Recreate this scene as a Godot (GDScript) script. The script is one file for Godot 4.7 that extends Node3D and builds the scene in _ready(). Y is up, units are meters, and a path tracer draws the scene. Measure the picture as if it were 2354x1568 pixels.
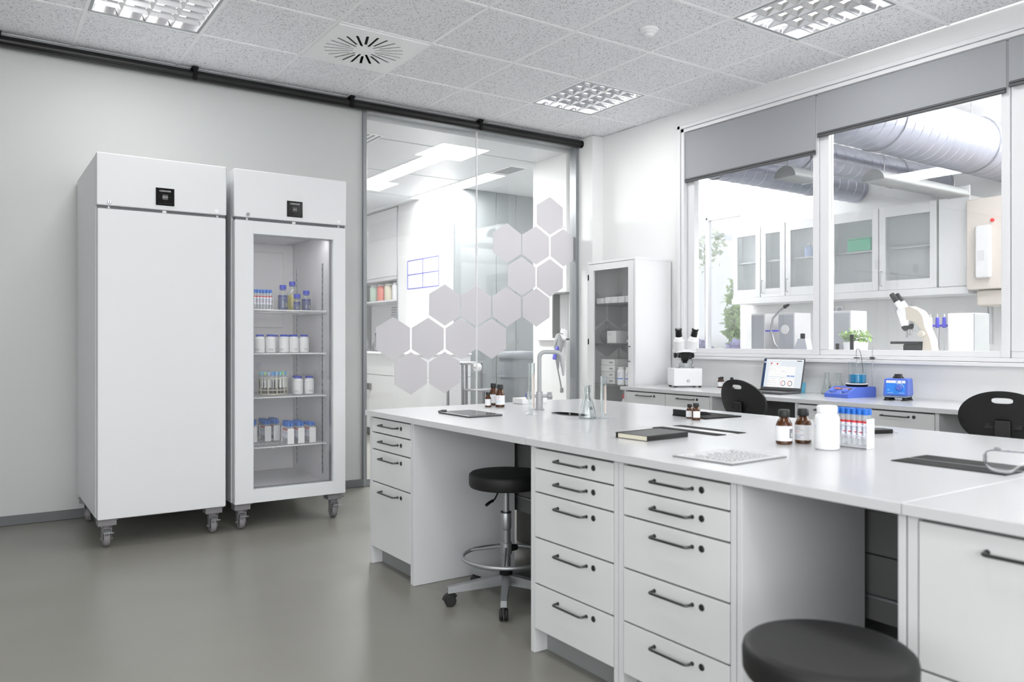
extends Node3D
# World axes: x runs along the back wall to the right, y is up, -z runs from the camera to the back wall.
# Places are written (u, y, v) with u = x and v = -z, in metres; the camera stands at u = 0, v = 0.

var M := {}
var taken := {}
var rng := RandomNumberGenerator.new()

# ---------------------------------------------------------------- mesh builder
class MB:
	var v := PackedVector3Array()
	var n := PackedVector3Array()
	var t := PackedVector2Array()
	var x := Transform3D()

	func at(p: Vector3, turn := Vector3.ZERO) -> MB:
		x = Transform3D(Basis.from_euler(turn), p)
		return self

	func tri(a: Vector3, b: Vector3, c: Vector3, na: Vector3, nb: Vector3, nc: Vector3, ta := Vector2.ZERO, tb := Vector2.ZERO, tc := Vector2.ZERO) -> void:
		if (b - a).cross(c - a).dot(na + nb + nc) > 0.0:
			var s := b; b = c; c = s
			s = nb; nb = nc; nc = s
			var q := tb; tb = tc; tc = q
		v.append_array([x * a, x * b, x * c])
		n.append_array([x.basis * na, x.basis * nb, x.basis * nc])
		t.append_array([ta, tb, tc])

	func flat(a: Vector3, b: Vector3, c: Vector3, nn: Vector3) -> void:
		tri(a, b, c, nn, nn, nn)

	# a, b, c, d go round the face; uv (0,1) (1,1) (1,0) (0,0) from a = bottom left
	func quad(a: Vector3, b: Vector3, c: Vector3, d: Vector3, nn: Vector3) -> void:
		tri(a, b, c, nn, nn, nn, Vector2(0, 1), Vector2(1, 1), Vector2(1, 0))
		tri(a, c, d, nn, nn, nn, Vector2(0, 1), Vector2(1, 0), Vector2(0, 0))

	func smooth_quad(p: Array, q: Array) -> void:
		tri(p[0], p[1], p[2], q[0], q[1], q[2])
		tri(p[0], p[2], p[3], q[0], q[2], q[3])

	# box by centre and size, its edges rounded off by r
	func box(c: Vector3, s: Vector3, r := 0.0) -> MB:
		var h := s * 0.5
		r = minf(r, minf(h.x, minf(h.y, h.z)) * 0.98)
		for ax in 3:
			var e1 := (ax + 1) % 3
			var e2 := (ax + 2) % 3
			for sg in [-1.0, 1.0]:
				var nn := Vector3.ZERO
				nn[ax] = sg
				var p := []
				for k in [[-1, -1], [1, -1], [1, 1], [-1, 1]]:
					var q := Vector3.ZERO
					q[ax] = sg * h[ax]
					q[e1] = k[0] * (h[e1] - r)
					q[e2] = k[1] * (h[e2] - r)
					p.append(c + q)
				quad(p[0], p[1], p[2], p[3], nn)
		if r <= 0.0:
			return self
		for ax in 3:
			var e1 := (ax + 1) % 3
			var e2 := (ax + 2) % 3
			for s1 in [-1.0, 1.0]:
				for s2 in [-1.0, 1.0]:
					var n1 := Vector3.ZERO
					n1[e1] = s1
					var n2 := Vector3.ZERO
					n2[e2] = s2
					var pp := []
					for k in [[-1, 0], [1, 0], [1, 1], [-1, 1]]:
						var q := Vector3.ZERO
						q[ax] = k[0] * (h[ax] - r)
						q[e1] = s1 * (h[e1] - (r if k[1] == 1 else 0.0))
						q[e2] = s2 * (h[e2] - (0.0 if k[1] == 1 else r))
						pp.append(c + q)
					smooth_quad(pp, [n1, n1, n2, n2])
		for sx in [-1.0, 1.0]:
			for sy in [-1.0, 1.0]:
				for sz in [-1.0, 1.0]:
					var a := c + Vector3(sx * h.x, sy * (h.y - r), sz * (h.z - r))
					var b := c + Vector3(sx * (h.x - r), sy * h.y, sz * (h.z - r))
					var d := c + Vector3(sx * (h.x - r), sy * (h.y - r), sz * h.z)
					tri(a, b, d, Vector3(sx, 0, 0), Vector3(0, sy, 0), Vector3(0, 0, sz))
		return self

	# box between two corners given as x0 x1 y0 y1 z0 z1
	func bx(x0: float, x1: float, y0: float, y1: float, z0: float, z1: float, r := 0.0) -> MB:
		return box(Vector3(x0 + x1, y0 + y1, z0 + z1) * 0.5, Vector3(absf(x1 - x0), absf(y1 - y0), absf(z1 - z0)), r)

	# the same with u, y, v ranges
	func bv(u0: float, u1: float, y0: float, y1: float, v0: float, v1: float, r := 0.0) -> MB:
		return bx(u0, u1, y0, y1, -v1, -v0, r)

	# turned shape about y: points are (radius, height), corners sharper than 35 degrees stay hard
	func lathe(p: Array, seg := 32, from := 0.0, sweep := TAU) -> MB:
		var dirs := []
		for i in p.size() - 1:
			var d: Vector2 = (p[i + 1] - p[i])
			dirs.append(Vector2(d.y, -d.x).normalized())
		for i in p.size() - 1:
			var na: Vector2 = dirs[i]
			var nb: Vector2 = dirs[i]
			if i > 0 and dirs[i].dot(dirs[i - 1]) > 0.8:
				na = (dirs[i] + dirs[i - 1]).normalized()
			if i < p.size() - 2 and dirs[i].dot(dirs[i + 1]) > 0.8:
				nb = (dirs[i] + dirs[i + 1]).normalized()
			for k in seg:
				var a0 := from + sweep * k / seg
				var a1 := from + sweep * (k + 1) / seg
				var c0 := Vector3(cos(a0), 0, sin(a0))
				var c1 := Vector3(cos(a1), 0, sin(a1))
				var up := Vector3.UP
				var A: Vector3 = c0 * p[i].x + up * p[i].y
				var B: Vector3 = c1 * p[i].x + up * p[i].y
				var C: Vector3 = c1 * p[i + 1].x + up * p[i + 1].y
				var D: Vector3 = c0 * p[i + 1].x + up * p[i + 1].y
				var u0 := 1.0 - float(k) / seg
				var u1 := 1.0 - float(k + 1) / seg
				var y0 := 1.0 - float(i) / (p.size() - 1)
				var y1 := 1.0 - float(i + 1) / (p.size() - 1)
				if p[i].x > 1e-6:
					tri(A, B, C, c0 * na.x + up * na.y, c1 * na.x + up * na.y, c1 * nb.x + up * nb.y, Vector2(u0, y0), Vector2(u1, y0), Vector2(u1, y1))
				if p[i + 1].x > 1e-6:
					tri(A, C, D, c0 * na.x + up * na.y, c1 * nb.x + up * nb.y, c0 * nb.x + up * nb.y, Vector2(u0, y0), Vector2(u1, y1), Vector2(u0, y1))
		return self

	func cyl(a: Vector3, b: Vector3, r: float, r2 := -1.0, seg := 16, bev := 0.0) -> MB:
		if r2 < 0.0:
			r2 = r
		var keep := x
		var d := b - a
		var y := d.normalized()
		var s := y.cross(Vector3.RIGHT if absf(y.x) < 0.9 else Vector3.FORWARD).normalized()
		x = keep * Transform3D(Basis(s, y, s.cross(y)), a)
		var h := d.length()
		if bev > 0.0:
			lathe([Vector2(0, 0), Vector2(r - bev, 0), Vector2(r, bev), Vector2(r2, h - bev), Vector2(r2 - bev, h), Vector2(0, h)], seg)
		else:
			lathe([Vector2(0, 0), Vector2(r, 0), Vector2(r2, h), Vector2(0, h)], seg)
		x = keep
		return self

	# round tube along points
	func tube(p: Array, r: float, seg := 10, closed := false, r2 := -1.0) -> MB:
		var cnt := p.size()
		var rings := []
		var side := Vector3.ZERO
		for i in cnt:
			var f: Vector3 = p[(i + 1) % cnt] if closed or i < cnt - 1 else p[i]
			var g: Vector3 = p[(i - 1 + cnt) % cnt] if closed or i > 0 else p[i]
			var d := (f - g).normalized()
			if i == 0:
				side = d.cross(Vector3.UP if absf(d.y) < 0.9 else Vector3.RIGHT).normalized()
			side = (side - d * side.dot(d)).normalized()
			var up := side.cross(d)
			var rr := r if r2 < 0.0 else lerpf(r, r2, float(i) / (cnt - 1))
			var ring := []
			for k in seg:
				var a := TAU * k / seg
				ring.append([side * cos(a) + up * sin(a), rr])
			rings.append(ring)
		for i in (cnt if closed else cnt - 1):
			var j := (i + 1) % cnt
			for k in seg:
				var l := (k + 1) % seg
				var n0: Vector3 = rings[i][k][0]
				var n1: Vector3 = rings[i][l][0]
				var n2: Vector3 = rings[j][l][0]
				var n3: Vector3 = rings[j][k][0]
				smooth_quad([p[i] + n0 * rings[i][k][1], p[i] + n1 * rings[i][l][1], p[j] + n2 * rings[j][l][1], p[j] + n3 * rings[j][k][1]], [n0, n1, n2, n3])
		if not closed:
			for e in [0, cnt - 1]:
				var out: Vector3 = (p[0] - p[1]).normalized() if e == 0 else (p[cnt - 1] - p[cnt - 2]).normalized()
				for k in seg:
					flat(p[e], p[e] + rings[e][k][0] * rings[e][k][1], p[e] + rings[e][(k + 1) % seg][0] * rings[e][(k + 1) % seg][1], out)
		return self

	# outline in x y pushed out from z0 to z1 (front = z1), rim slightly rounded by r
	func prism(p: PackedVector2Array, z0: float, z1: float, smooth := false) -> MB:
		var ix := Geometry2D.triangulate_polygon(p)
		for i in range(0, ix.size(), 3):
			for s in [[z0, Vector3(0, 0, -1)], [z1, Vector3(0, 0, 1)]]:
				flat(Vector3(p[ix[i]].x, p[ix[i]].y, s[0]), Vector3(p[ix[i + 1]].x, p[ix[i + 1]].y, s[0]), Vector3(p[ix[i + 2]].x, p[ix[i + 2]].y, s[0]), s[1])
		var cw := Geometry2D.is_polygon_clockwise(p)
		var c := p.size()
		var ns := []
		for i in c:
			var d := p[(i + 1) % c] - p[i]
			var nn := Vector2(d.y, -d.x).normalized() * (-1.0 if cw else 1.0)
			ns.append(Vector3(nn.x, nn.y, 0))
		for i in c:
			var j := (i + 1) % c
			var na: Vector3 = ns[i]
			var nb: Vector3 = ns[i]
			if smooth:
				na = (ns[i] + ns[(i - 1 + c) % c]).normalized()
				nb = (ns[i] + ns[j]).normalized()
			smooth_quad([Vector3(p[i].x, p[i].y, z0), Vector3(p[j].x, p[j].y, z0), Vector3(p[j].x, p[j].y, z1), Vector3(p[i].x, p[i].y, z1)], [na, nb, nb, na])
		return self

	func mesh() -> ArrayMesh:
		var a := []
		a.resize(Mesh.ARRAY_MAX)
		a[Mesh.ARRAY_VERTEX] = v
		a[Mesh.ARRAY_NORMAL] = n
		a[Mesh.ARRAY_TEX_UV] = t
		var m := ArrayMesh.new()
		m.add_surface_from_arrays(Mesh.PRIMITIVE_TRIANGLES, a)
		return m

# ---------------------------------------------------------------- objects
func numbered(called: String) -> String:
	var k: int = taken.get(called, 0)
	taken[called] = k + 1
	return called if k == 0 else "%s_%03d" % [called, k]

func tag(o: Node3D, label: String, category: String, group := "") -> Node3D:
	o.set_meta("label", label)
	o.set_meta("category", category)
	if group:
		o.set_meta("group", group)
	return o

func pt(u: float, y: float, v: float) -> Vector3:
	return Vector3(u, y, -v)

# a thing made of parts: a Node3D at its base
func thing(called: String, label: String, category: String, at := Vector3.ZERO, turn := 0.0, group := "") -> Node3D:
	var o := Node3D.new()
	o.name = numbered(called)
	add_child(o)
	o.position = at
	o.rotation.y = deg_to_rad(turn)
	tag(o, label, category, group)
	return o

func part(called: String, shape: Variant, m: Material, parent: Node3D, label := "") -> MeshInstance3D:
	var o := MeshInstance3D.new()
	var me: Mesh = shape.mesh() if shape is MB else shape
	o.mesh = me
	o.material_override = m
	var k: int = 0
	var nm := called
	while parent.has_node(NodePath(nm)):
		k += 1
		nm = "%s_%03d" % [called, k]
	o.name = nm
	parent.add_child(o)
	if label:
		o.set_meta("label", label)
	return o

# a thing that is one mesh
func single(called: String, shape: Variant, m: Material, label: String, category: String, at := Vector3.ZERO, turn := 0.0, group := "") -> MeshInstance3D:
	var o := MeshInstance3D.new()
	var me: Mesh = shape.mesh() if shape is MB else shape
	o.mesh = me
	o.material_override = m
	o.name = numbered(called)
	add_child(o)
	o.position = at
	o.rotation.y = deg_to_rad(turn)
	tag(o, label, category, group)
	return o

func shell(called: String, shape: Variant, m: Material, label := "") -> MeshInstance3D:
	var o := MeshInstance3D.new()
	o.mesh = shape.mesh() if shape is MB else shape
	o.material_override = m
	o.name = numbered(called)
	add_child(o)
	o.set_meta("kind", "structure")
	if label:
		o.set_meta("label", label)
	return o

func shell_node(called: String, label := "") -> Node3D:
	var o := Node3D.new()
	o.name = numbered(called)
	add_child(o)
	o.set_meta("kind", "structure")
	if label:
		o.set_meta("label", label)
	return o

# a copy of a thing with its parts, under the next number
func dup(src: Node3D, at: Vector3, turn := 0.0, label := "", group := "") -> Node3D:
	var c: Node3D = src.duplicate()
	var base := String(src.name)
	var r := RegEx.create_from_string("_\\d{3}$")
	base = r.sub(base, "")
	c.name = numbered(base)
	add_child(c)
	c.position = at
	c.rotation.y = deg_to_rad(turn)
	if label:
		c.set_meta("label", label)
	if group:
		c.set_meta("group", group)
	return c

func mb() -> MB:
	return MB.new()

func mat(called: String, c: Color, rough := 0.5, metal := 0.0, spec := 0.5) -> StandardMaterial3D:
	var m := StandardMaterial3D.new()
	m.resource_name = called
	m.albedo_color = c
	m.roughness = rough
	m.metallic = metal
	m.metallic_specular = spec
	M[called] = m
	return m

func pane(called: String, c: Color, spec := 0.5) -> StandardMaterial3D:
	var m := mat(called, c, 0.0, 0.0, spec)
	m.transparency = BaseMaterial3D.TRANSPARENCY_ALPHA
	return m

func solid_glass(called: String, c: Color, scale := 0.05) -> StandardMaterial3D:
	var m := mat(called, c, 0.02)
	m.refraction_enabled = true
	m.refraction_scale = scale
	return m

func glow(called: String, c: Color, e: float) -> StandardMaterial3D:
	var m := mat(called, c, 0.5)
	m.emission_enabled = true
	m.emission = c
	m.emission_energy_multiplier = e
	return m

func printed(called: String, im: Image, rough := 0.5) -> StandardMaterial3D:
	var m := mat(called, Color.WHITE, rough)
	m.albedo_texture = ImageTexture.create_from_image(im)
	return m

func area(at: Vector3, aim: Vector3, sx: float, sy: float, e: float, c := Color.WHITE) -> void:
	var l := AreaLight3D.new()
	l.name = numbered("area_light")
	l.area_size = Vector2(sx, sy)
	l.area_normalize_energy = true
	l.light_energy = e
	l.light_color = c
	l.shadow_enabled = true
	l.set("area_range", 12.0)
	add_child(l)
	l.position = at
	l.look_at_from_position(at, at + aim, Vector3.UP if absf(aim.y) < 0.9 else Vector3.FORWARD)

# text cut out as flat raised letters
func letters(s: String, size: float, depth: float, bold := true, face := "Droid Sans") -> TextMesh:
	var f := SystemFont.new()
	f.font_names = PackedStringArray([face])
	f.font_weight = 700 if bold else 400
	var tm := TextMesh.new()
	tm.text = s
	tm.font = f
	tm.font_size = 32
	tm.pixel_size = size / 32.0
	tm.depth = depth
	return tm

func arc(c: Vector3, r: float, a0: float, a1: float, n: int, ax: Vector3, ay: Vector3) -> Array:
	var p := []
	for i in n + 1:
		var a := lerpf(a0, a1, float(i) / n)
		p.append(c + ax * cos(a) * r + ay * sin(a) * r)
	return p

func ellipse(rx: float, ry: float, n := 40, c := Vector2.ZERO) -> PackedVector2Array:
	var p := PackedVector2Array()
	for i in n:
		p.append(c + Vector2(cos(TAU * i / n) * rx, sin(TAU * i / n) * ry))
	return p

func seen(p: Vector3, margin := 60.0) -> bool:
	var a := deg_to_rad(34.32)
	var d := sin(a) * p.x + cos(a) * -p.z
	if d < 0.2:
		return false
	var sx := 1177.0 + 1831.0 * (cos(a) * p.x - sin(a) * -p.z) / d
	var sy := 784.0 - 1831.0 * (p.y - 1.2) / d
	return sx > -margin and sx < 2354.0 + margin and sy > -margin and sy < 1568.0 + margin

# ---------------------------------------------------------------- scene
func _ready() -> void:
	rng.seed = 7
	view_and_light()
	materials()
	small_materials()
	room()


	fridges()
	island()
	bench()
	tall_cabinet()
	stools()
	ceiling_things()
	island_items()
	bench_items()
	back_room()
	side_room()

func view_and_light() -> void:
	var cam := Camera3D.new()
	cam.name = "camera"
	add_child(cam)
	cam.position = Vector3(0, 1.2, 0)
	cam.rotation_degrees = Vector3(0, -34.32, 0)
	cam.current = true
	var at := CameraAttributesPhysical.new()
	at.frustum_focal_length = 28.025
	at.frustum_focus_distance = 5.3
	at.exposure_aperture = 3.2
	at.frustum_near = 0.05
	at.frustum_far = 120.0
	cam.attributes = at
	var sun := DirectionalLight3D.new()
	sun.name = "sun"
	add_child(sun)
	sun.rotation_degrees = Vector3(-48, 150, 0)
	sun.light_energy = 0.8
	sun.light_angular_distance = 3.0
	sun.shadow_enabled = true
	var e := Environment.new()
	e.background_mode = Environment.BG_SKY
	var sky := Sky.new()
	var sm := ProceduralSkyMaterial.new()
	sm.sky_top_color = Color(0.88, 0.92, 0.98)
	sm.sky_horizon_color = Color(0.95, 0.97, 1.0)
	sm.ground_bottom_color = Color(0.55, 0.56, 0.55)
	sm.ground_horizon_color = Color(0.85, 0.87, 0.88)
	sm.sky_energy_multiplier = 1.0
	sky.sky_material = sm
	e.sky = sky
	e.tonemap_mode = Environment.TONE_MAPPER_LINEAR
	e.tonemap_exposure = 1.0
	e.sdfgi_enabled = true
	e.ssao_enabled = true
	e.ssil_enabled = true
	var w := WorldEnvironment.new()
	w.name = "environment"
	w.environment = e
	add_child(w)
	# long lamps behind the glass, then unseen uplights placed to brighten the side room
	for p in [[3.92, 7.9], [4.885, 8.4]]:
		area(pt(p[0], 3.05, p[1]), Vector3.DOWN, 0.24, 1.75, 11.0)
	for p in UNSEEN_SIDE_LAMPS:
		area(pt(p[0], p[1] + 0.03, p[2]), Vector3.UP, 1.2, 0.3, 40.0)
	# unseen windows behind and left of the camera, placed to light fronts and window wall
	area(pt(-0.7, 1.95, -2.98), Vector3(0, 0, -1), 5.0, 2.0, 17.0)
	area(pt(-3.48, 1.95, -0.5), Vector3(1, 0, 0), 4.0, 2.0, 6.0)
	# recessed louvre lamps of this room, those in view and those of the same pattern behind the camera
	for p in LAMPS:
		area(pt(p[0], 3.1765, p[1]), Vector3.DOWN, 0.56, 0.6, 1.35)

const UNSEEN_SIDE_LAMPS := [[7.0, 2.7, 1.7], [7.0, 2.7, -0.6], [7.3, 2.75, 8.0]]
const GU := 0.58      # first grid line of the ceiling along u, and the cell sizes
const GV := 5.392
const CU := 0.657
const CV := 0.702
const LAMPS := [[0.9085, 5.041], [4.1935, 5.041], [4.1935, 2.935], [0.9085, 2.935], [0.9085, 0.83], [4.1935, 0.83], [0.9085, -1.277], [4.1935, -1.277]]

func speckle(seed_: int) -> Image:
	var r := RandomNumberGenerator.new()
	r.seed = seed_
	var s := 1024
	var im := Image.create(s, s, false, Image.FORMAT_RGB8)
	im.fill(Color(0.965, 0.967, 0.975))
	for i in 5200:
		var p := Vector2(r.randf() * s, r.randf() * s)
		var a := r.randf() * TAU
		var l := r.randf_range(2.0, 11.0)
		var bend := r.randf_range(-0.12, 0.12)
		var wd := 1 if r.randf() < 0.35 else 2
		var g := r.randf_range(0.42, 0.72)
		var k := 0.0
		while k < l:
			im.fill_rect(Rect2i(posmod(int(p.x), s), posmod(int(p.y), s), wd, wd), Color(g, g * 1.005, g * 1.02))
			p += Vector2(cos(a), sin(a))
			a += bend
			k += 1.0
	return im

func tint(c: Color, k: float) -> Color:
	return Color(c.r * k, c.g * k, c.b * k)

# a label printed with grey lines of unreadable text: items are x y w h colour, in shares of the label
func label_image(w: int, h: int, items: Array, ground := Color(0.95, 0.95, 0.95)) -> Image:
	var im := Image.create(w, h, false, Image.FORMAT_RGB8)
	im.fill(ground)
	for q in items:
		im.fill_rect(Rect2i(int(q[0] * w), int(q[1] * h), maxi(1, int(q[2] * w)), maxi(1, int(q[3] * h))), q[4])
	return im

func text_lines(im: Image, x: int, y: int, w: int, rows: int, step: int, c: Color, seed_: int, thick := 2) -> void:
	var r := RandomNumberGenerator.new()
	r.seed = seed_
	for k in rows:
		var p := x
		var end := x + int(w * r.randf_range(0.6, 1.0))
		while p < end:
			var l := r.randi_range(3, 12)
			im.fill_rect(Rect2i(p, y + k * step, mini(l, end - p), thick), c)
			p += l + 3

func materials() -> void:
	mat("wall_white", Color(0.915, 0.918, 0.918), 0.55)
	mat("wall_grey", Color(0.765, 0.775, 0.77), 0.5)
	mat("lacquer", Color(0.94, 0.943, 0.947), 0.32)
	mat("fridge_white", Color(0.87, 0.878, 0.884), 0.42)
	mat("fridge_inside", Color(0.86, 0.855, 0.865), 0.35)
	mat("front_white", Color(0.86, 0.865, 0.865), 0.22)
	mat("worktop", Color(0.81, 0.815, 0.82), 0.2)
	mat("carcass", Color(0.84, 0.845, 0.85), 0.4)
	mat("gap_dark", Color(0.2, 0.2, 0.2), 0.7)
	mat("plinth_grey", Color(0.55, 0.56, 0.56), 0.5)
	mat("grey_and_knee_shade", Color(0.42, 0.42, 0.42), 0.6)  # grey of dark fittings; on the island backs it paints shade
	var fl := mat("floor_epoxy", Color(0.53, 0.525, 0.495), 0.22)
	fl.clearcoat_enabled = false
	var no := FastNoiseLite.new()
	no.seed = 3
	no.frequency = 0.006
	var nt := NoiseTexture2D.new()
	nt.noise = no
	nt.width = 512
	nt.height = 512
	nt.seamless = true
	var ramp := Gradient.new()
	ramp.colors = PackedColorArray([Color(0.3, 0.3, 0.3), Color(0.42, 0.42, 0.42)])
	nt.color_ramp = ramp
	fl.roughness = 0.9
	fl.roughness_texture = nt
	fl.uv1_triplanar = true
	fl.uv1_world_triplanar = true
	fl.uv1_scale = Vector3.ONE * 0.35
	mat("baseboard", Color(0.4, 0.41, 0.415), 0.45)
	var ti := mat("ceiling_tile", Color(0.98, 0.98, 0.985), 0.9)
	ti.albedo_texture = ImageTexture.create_from_image(speckle(11))
	ti.uv1_triplanar = true
	ti.uv1_world_triplanar = true
	ti.uv1_scale = Vector3.ONE / 1.25
	mat("grid_white", Color(0.97, 0.972, 0.975), 0.4)
	mat("steel", Color(0.72, 0.72, 0.73), 0.3, 1.0)
	mat("steel_dull", Color(0.62, 0.625, 0.635), 0.45, 0.9)
	mat("handle_steel", Color(0.36, 0.365, 0.37), 0.3, 1.0)
	mat("chrome", Color(0.82, 0.82, 0.83), 0.12, 1.0)
	mat("alu", Color(0.68, 0.69, 0.7), 0.38, 0.8)
	mat("mirror_louvre", Color(0.9, 0.9, 0.91), 0.18, 1.0)
	mat("black", Color(0.03, 0.03, 0.033), 0.35)
	mat("black_gloss", Color(0.02, 0.02, 0.022), 0.12, 0.0, 0.35)
	mat("black_matt", Color(0.06, 0.06, 0.063), 0.75, 0.0, 0.35)
	mat("seat_black", Color(0.07, 0.07, 0.075), 0.55)
	mat("rubber", Color(0.1, 0.1, 0.105), 0.6)
	mat("caster_grey", Color(0.5, 0.49, 0.5), 0.4)
	mat("post_grey", Color(0.58, 0.595, 0.605), 0.4, 0.5)
	mat("blind_grey", Color(0.62, 0.63, 0.645), 0.75)
	mat("blind_bar", Color(0.33, 0.335, 0.345), 0.5)
	mat("window_frame", Color(0.91, 0.91, 0.92), 0.4)
	pane("glass", Color(0.95, 0.97, 0.97, 0.02))
	pane("glass_ware", Color(0.9, 0.93, 0.94, 0.07))
	var film := mat("hexagon_film", Color(0.87, 0.86, 0.875), 0.6)
	film.backlight_enabled = true
	film.backlight = Color(0.5, 0.5, 0.5)
	mat("plastic_white", Color(0.94, 0.94, 0.945), 0.3)
	mat("plastic_pale", Color(0.87, 0.87, 0.88), 0.4)
	mat("cap_blue", Color(0.13, 0.22, 0.72), 0.4)
	mat("tube_cap", Color(0.07, 0.42, 0.8), 0.4)
	mat("cap_black", Color(0.12, 0.125, 0.13), 0.5)
	pane("amber_glass", Color(0.25, 0.12, 0.04, 0.8))
	mat("amber", Color(0.3, 0.165, 0.06), 0.08)
	mat("box_white", Color(0.92, 0.92, 0.92), 0.7)
	mat("paper", Color(0.95, 0.95, 0.95), 0.8)
	mat("blue_body", Color(0.32, 0.43, 0.80), 0.38)
	mat("blue_light", Color(0.17, 0.52, 0.9), 0.4)
	mat("red", Color(0.85, 0.1, 0.12), 0.5)
	mat("ivory", Color(0.88, 0.86, 0.78), 0.45)
	mat("laptop_grey", Color(0.36, 0.365, 0.375), 0.4, 0.3)
	mat("beige", Color(0.85, 0.82, 0.79), 0.5)
	mat("scope_beige", Color(0.78, 0.75, 0.7), 0.45)
	mat("duct_metal", Color(0.62, 0.63, 0.68), 0.32, 0.85)

# ---------------------------------------------------------------- the room itself
func room() -> void:
	var H := 3.18
	shell("floor", mb().bv(-4.0, 12.0, -0.12, 0.0, -4.0, 13.0), M.floor_epoxy, "smooth grey epoxy floor")
	# back wall: the solid stretch behind the refrigerators
	shell("wall_back", mb().bv(-4.0, 2.684, 0.0, 3.4, 6.13, 6.25), M.wall_grey, "pale grey wall behind the tall refrigerators")
	shell("wall_back", mb().bv(2.684, 5.3, 3.14, 3.4, 6.13, 6.25), M.wall_grey)
	var wl := shell_node("wall_left", "white left wall out of view, round an unseen window placed for light")
	part("wall_panel", mb().bv(-3.62, -3.5, 0.0, 0.9, -4.0, 6.13), M.wall_white, wl)
	part("wall_panel", mb().bv(-3.62, -3.5, 3.0, 3.4, -4.0, 6.13), M.wall_white, wl)
	part("wall_panel", mb().bv(-3.62, -3.5, 0.9, 3.0, 1.6, 6.13), M.wall_white, wl)
	part("wall_panel", mb().bv(-3.62, -3.5, 0.9, 3.0, -4.0, -2.6), M.wall_white, wl)
	var lw := shell_node("unseen_window_6", "unseen window left of the camera, placed to light the window wall")  # out of view, placed to light the faces turned left
	for v in [-2.6, -1.22, 0.16, 1.54]:
		part("frame_stile", mb().bv(-3.6, -3.54, 0.9, 3.0, v, v + 0.06, 0.003), M.window_frame, lw)
	for y in [0.9, 2.94]:
		part("frame_rail", mb().bv(-3.6, -3.54, y, y + 0.06, -2.54, 1.54, 0.003), M.window_frame, lw)
	part("pane", mb().bv(-3.575, -3.57, 0.96, 2.94, -2.54, 1.54), M.glass, lw)
	var wf := shell_node("wall_front", "unseen white wall behind the camera, round a window placed for light")
	part("wall_panel", mb().bv(-3.5, 5.2, 0.0, 0.9, -3.12, -3.0), M.wall_white, wf)
	part("wall_panel", mb().bv(-3.5, 5.2, 3.0, 3.4, -3.12, -3.0), M.wall_white, wf)
	part("wall_panel", mb().bv(-3.5, -3.3, 0.9, 3.0, -3.12, -3.0), M.wall_white, wf)
	part("wall_panel", mb().bv(1.9, 5.2, 0.9, 3.0, -3.12, -3.0), M.wall_white, wf)
	var fw := shell_node("unseen_window_5", "unseen window behind the camera, placed to light the refrigerator fronts")  # out of view, placed to light the faces turned to the camera
	for u in [-3.3, -2.02, -0.73, 0.56, 1.84]:
		part("frame_stile", mb().bv(u, u + 0.06, 0.9, 3.0, -3.1, -3.04, 0.003), M.window_frame, fw)
	for y in [0.9, 2.94]:
		part("frame_rail", mb().bv(-3.24, 1.84, y, y + 0.06, -3.1, -3.04, 0.003), M.window_frame, fw)
	part("pane", mb().bv(-3.24, 1.84, 0.96, 2.94, -3.075, -3.07), M.glass, fw)
	shell("wall_corner", mb().bv(4.962, 5.3, 0.0, H, 5.894, 6.25), M.wall_white, "white pillar in the corner beside the glass partition")
	# window wall with one long opening, v from -0.3 to 4.877 and y from 1.045 to 3.05
	var wr := shell_node("wall_right", "white wall round the long internal window")
	part("wall_panel", mb().bv(5.09, 5.3, 0.0, H, 4.877, 5.894), M.wall_white, wr)
	part("wall_panel", mb().bv(5.09, 5.3, 3.05, H, -3.0, 4.877), M.wall_white, wr)
	part("wall_panel", mb().bv(5.09, 5.3, 0.0, 1.045, -3.0, 4.877), M.wall_white, wr)
	part("wall_panel", mb().bv(5.09, 5.3, 1.045, 3.05, -3.0, -1.7), M.wall_white, wr)
	shell("baseboard_back", mb().bv(-3.5, 2.70, 0.0, 0.062, 6.105, 6.13, 0.004), M.baseboard)
	# long window
	var w := shell_node("window_1", "long internal window with pale frames and grey blinds")
	part("frame_rail", mb().bv(5.055, 5.2, 3.02, 3.05, -1.7, 4.877, 0.003), M.window_frame, w)
	part("frame_rail", mb().bv(5.065, 5.2, 2.988, 3.018, -1.7, 4.842, 0.003), M.window_frame, w)
	part("frame_stile", mb().bv(5.055, 5.2, 1.045, 3.05, 4.844, 4.877, 0.003), M.window_frame, w)
	part("frame_stile", mb().bv(5.065, 5.2, 1.045, 3.018, 4.808, 4.842, 0.003), M.window_frame, w)
	part("sill", mb().bv(5.03, 5.2, 1.047, 1.072, -1.7, 4.877, 0.004), M.window_frame, w)
	part("sill", mb().bv(5.06, 5.2, 1.074, 1.098, -1.7, 4.806, 0.003), M.window_frame, w)
	for k in 5:
		var v1 := 4.806 - 1.286 * k
		var v0 := v1 - 1.286
		# sash of this bay
		part("sash_rail", mb().bv(5.11, 5.17, 1.1, 1.138, v0 + 0.003, v1, 0.003), M.window_frame, w)
		part("sash_stile", mb().bv(5.11, 5.17, 1.138, 2.985, v1 - 0.075, v1, 0.003), M.window_frame, w)
		part("sash_stile", mb().bv(5.10, 5.17, 1.1, 2.985, v0 + 0.003, v0 + 0.05, 0.003), M.window_frame, w)
		part("sash_rail", mb().bv(5.11, 5.17, 2.94, 2.985, v0 + 0.05, v1 - 0.075, 0.003), M.window_frame, w)
		part("pane", mb().bv(5.139, 5.143, 1.138, 2.94, v0 + 0.05, v1 - 0.075), M.glass, w)
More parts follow.
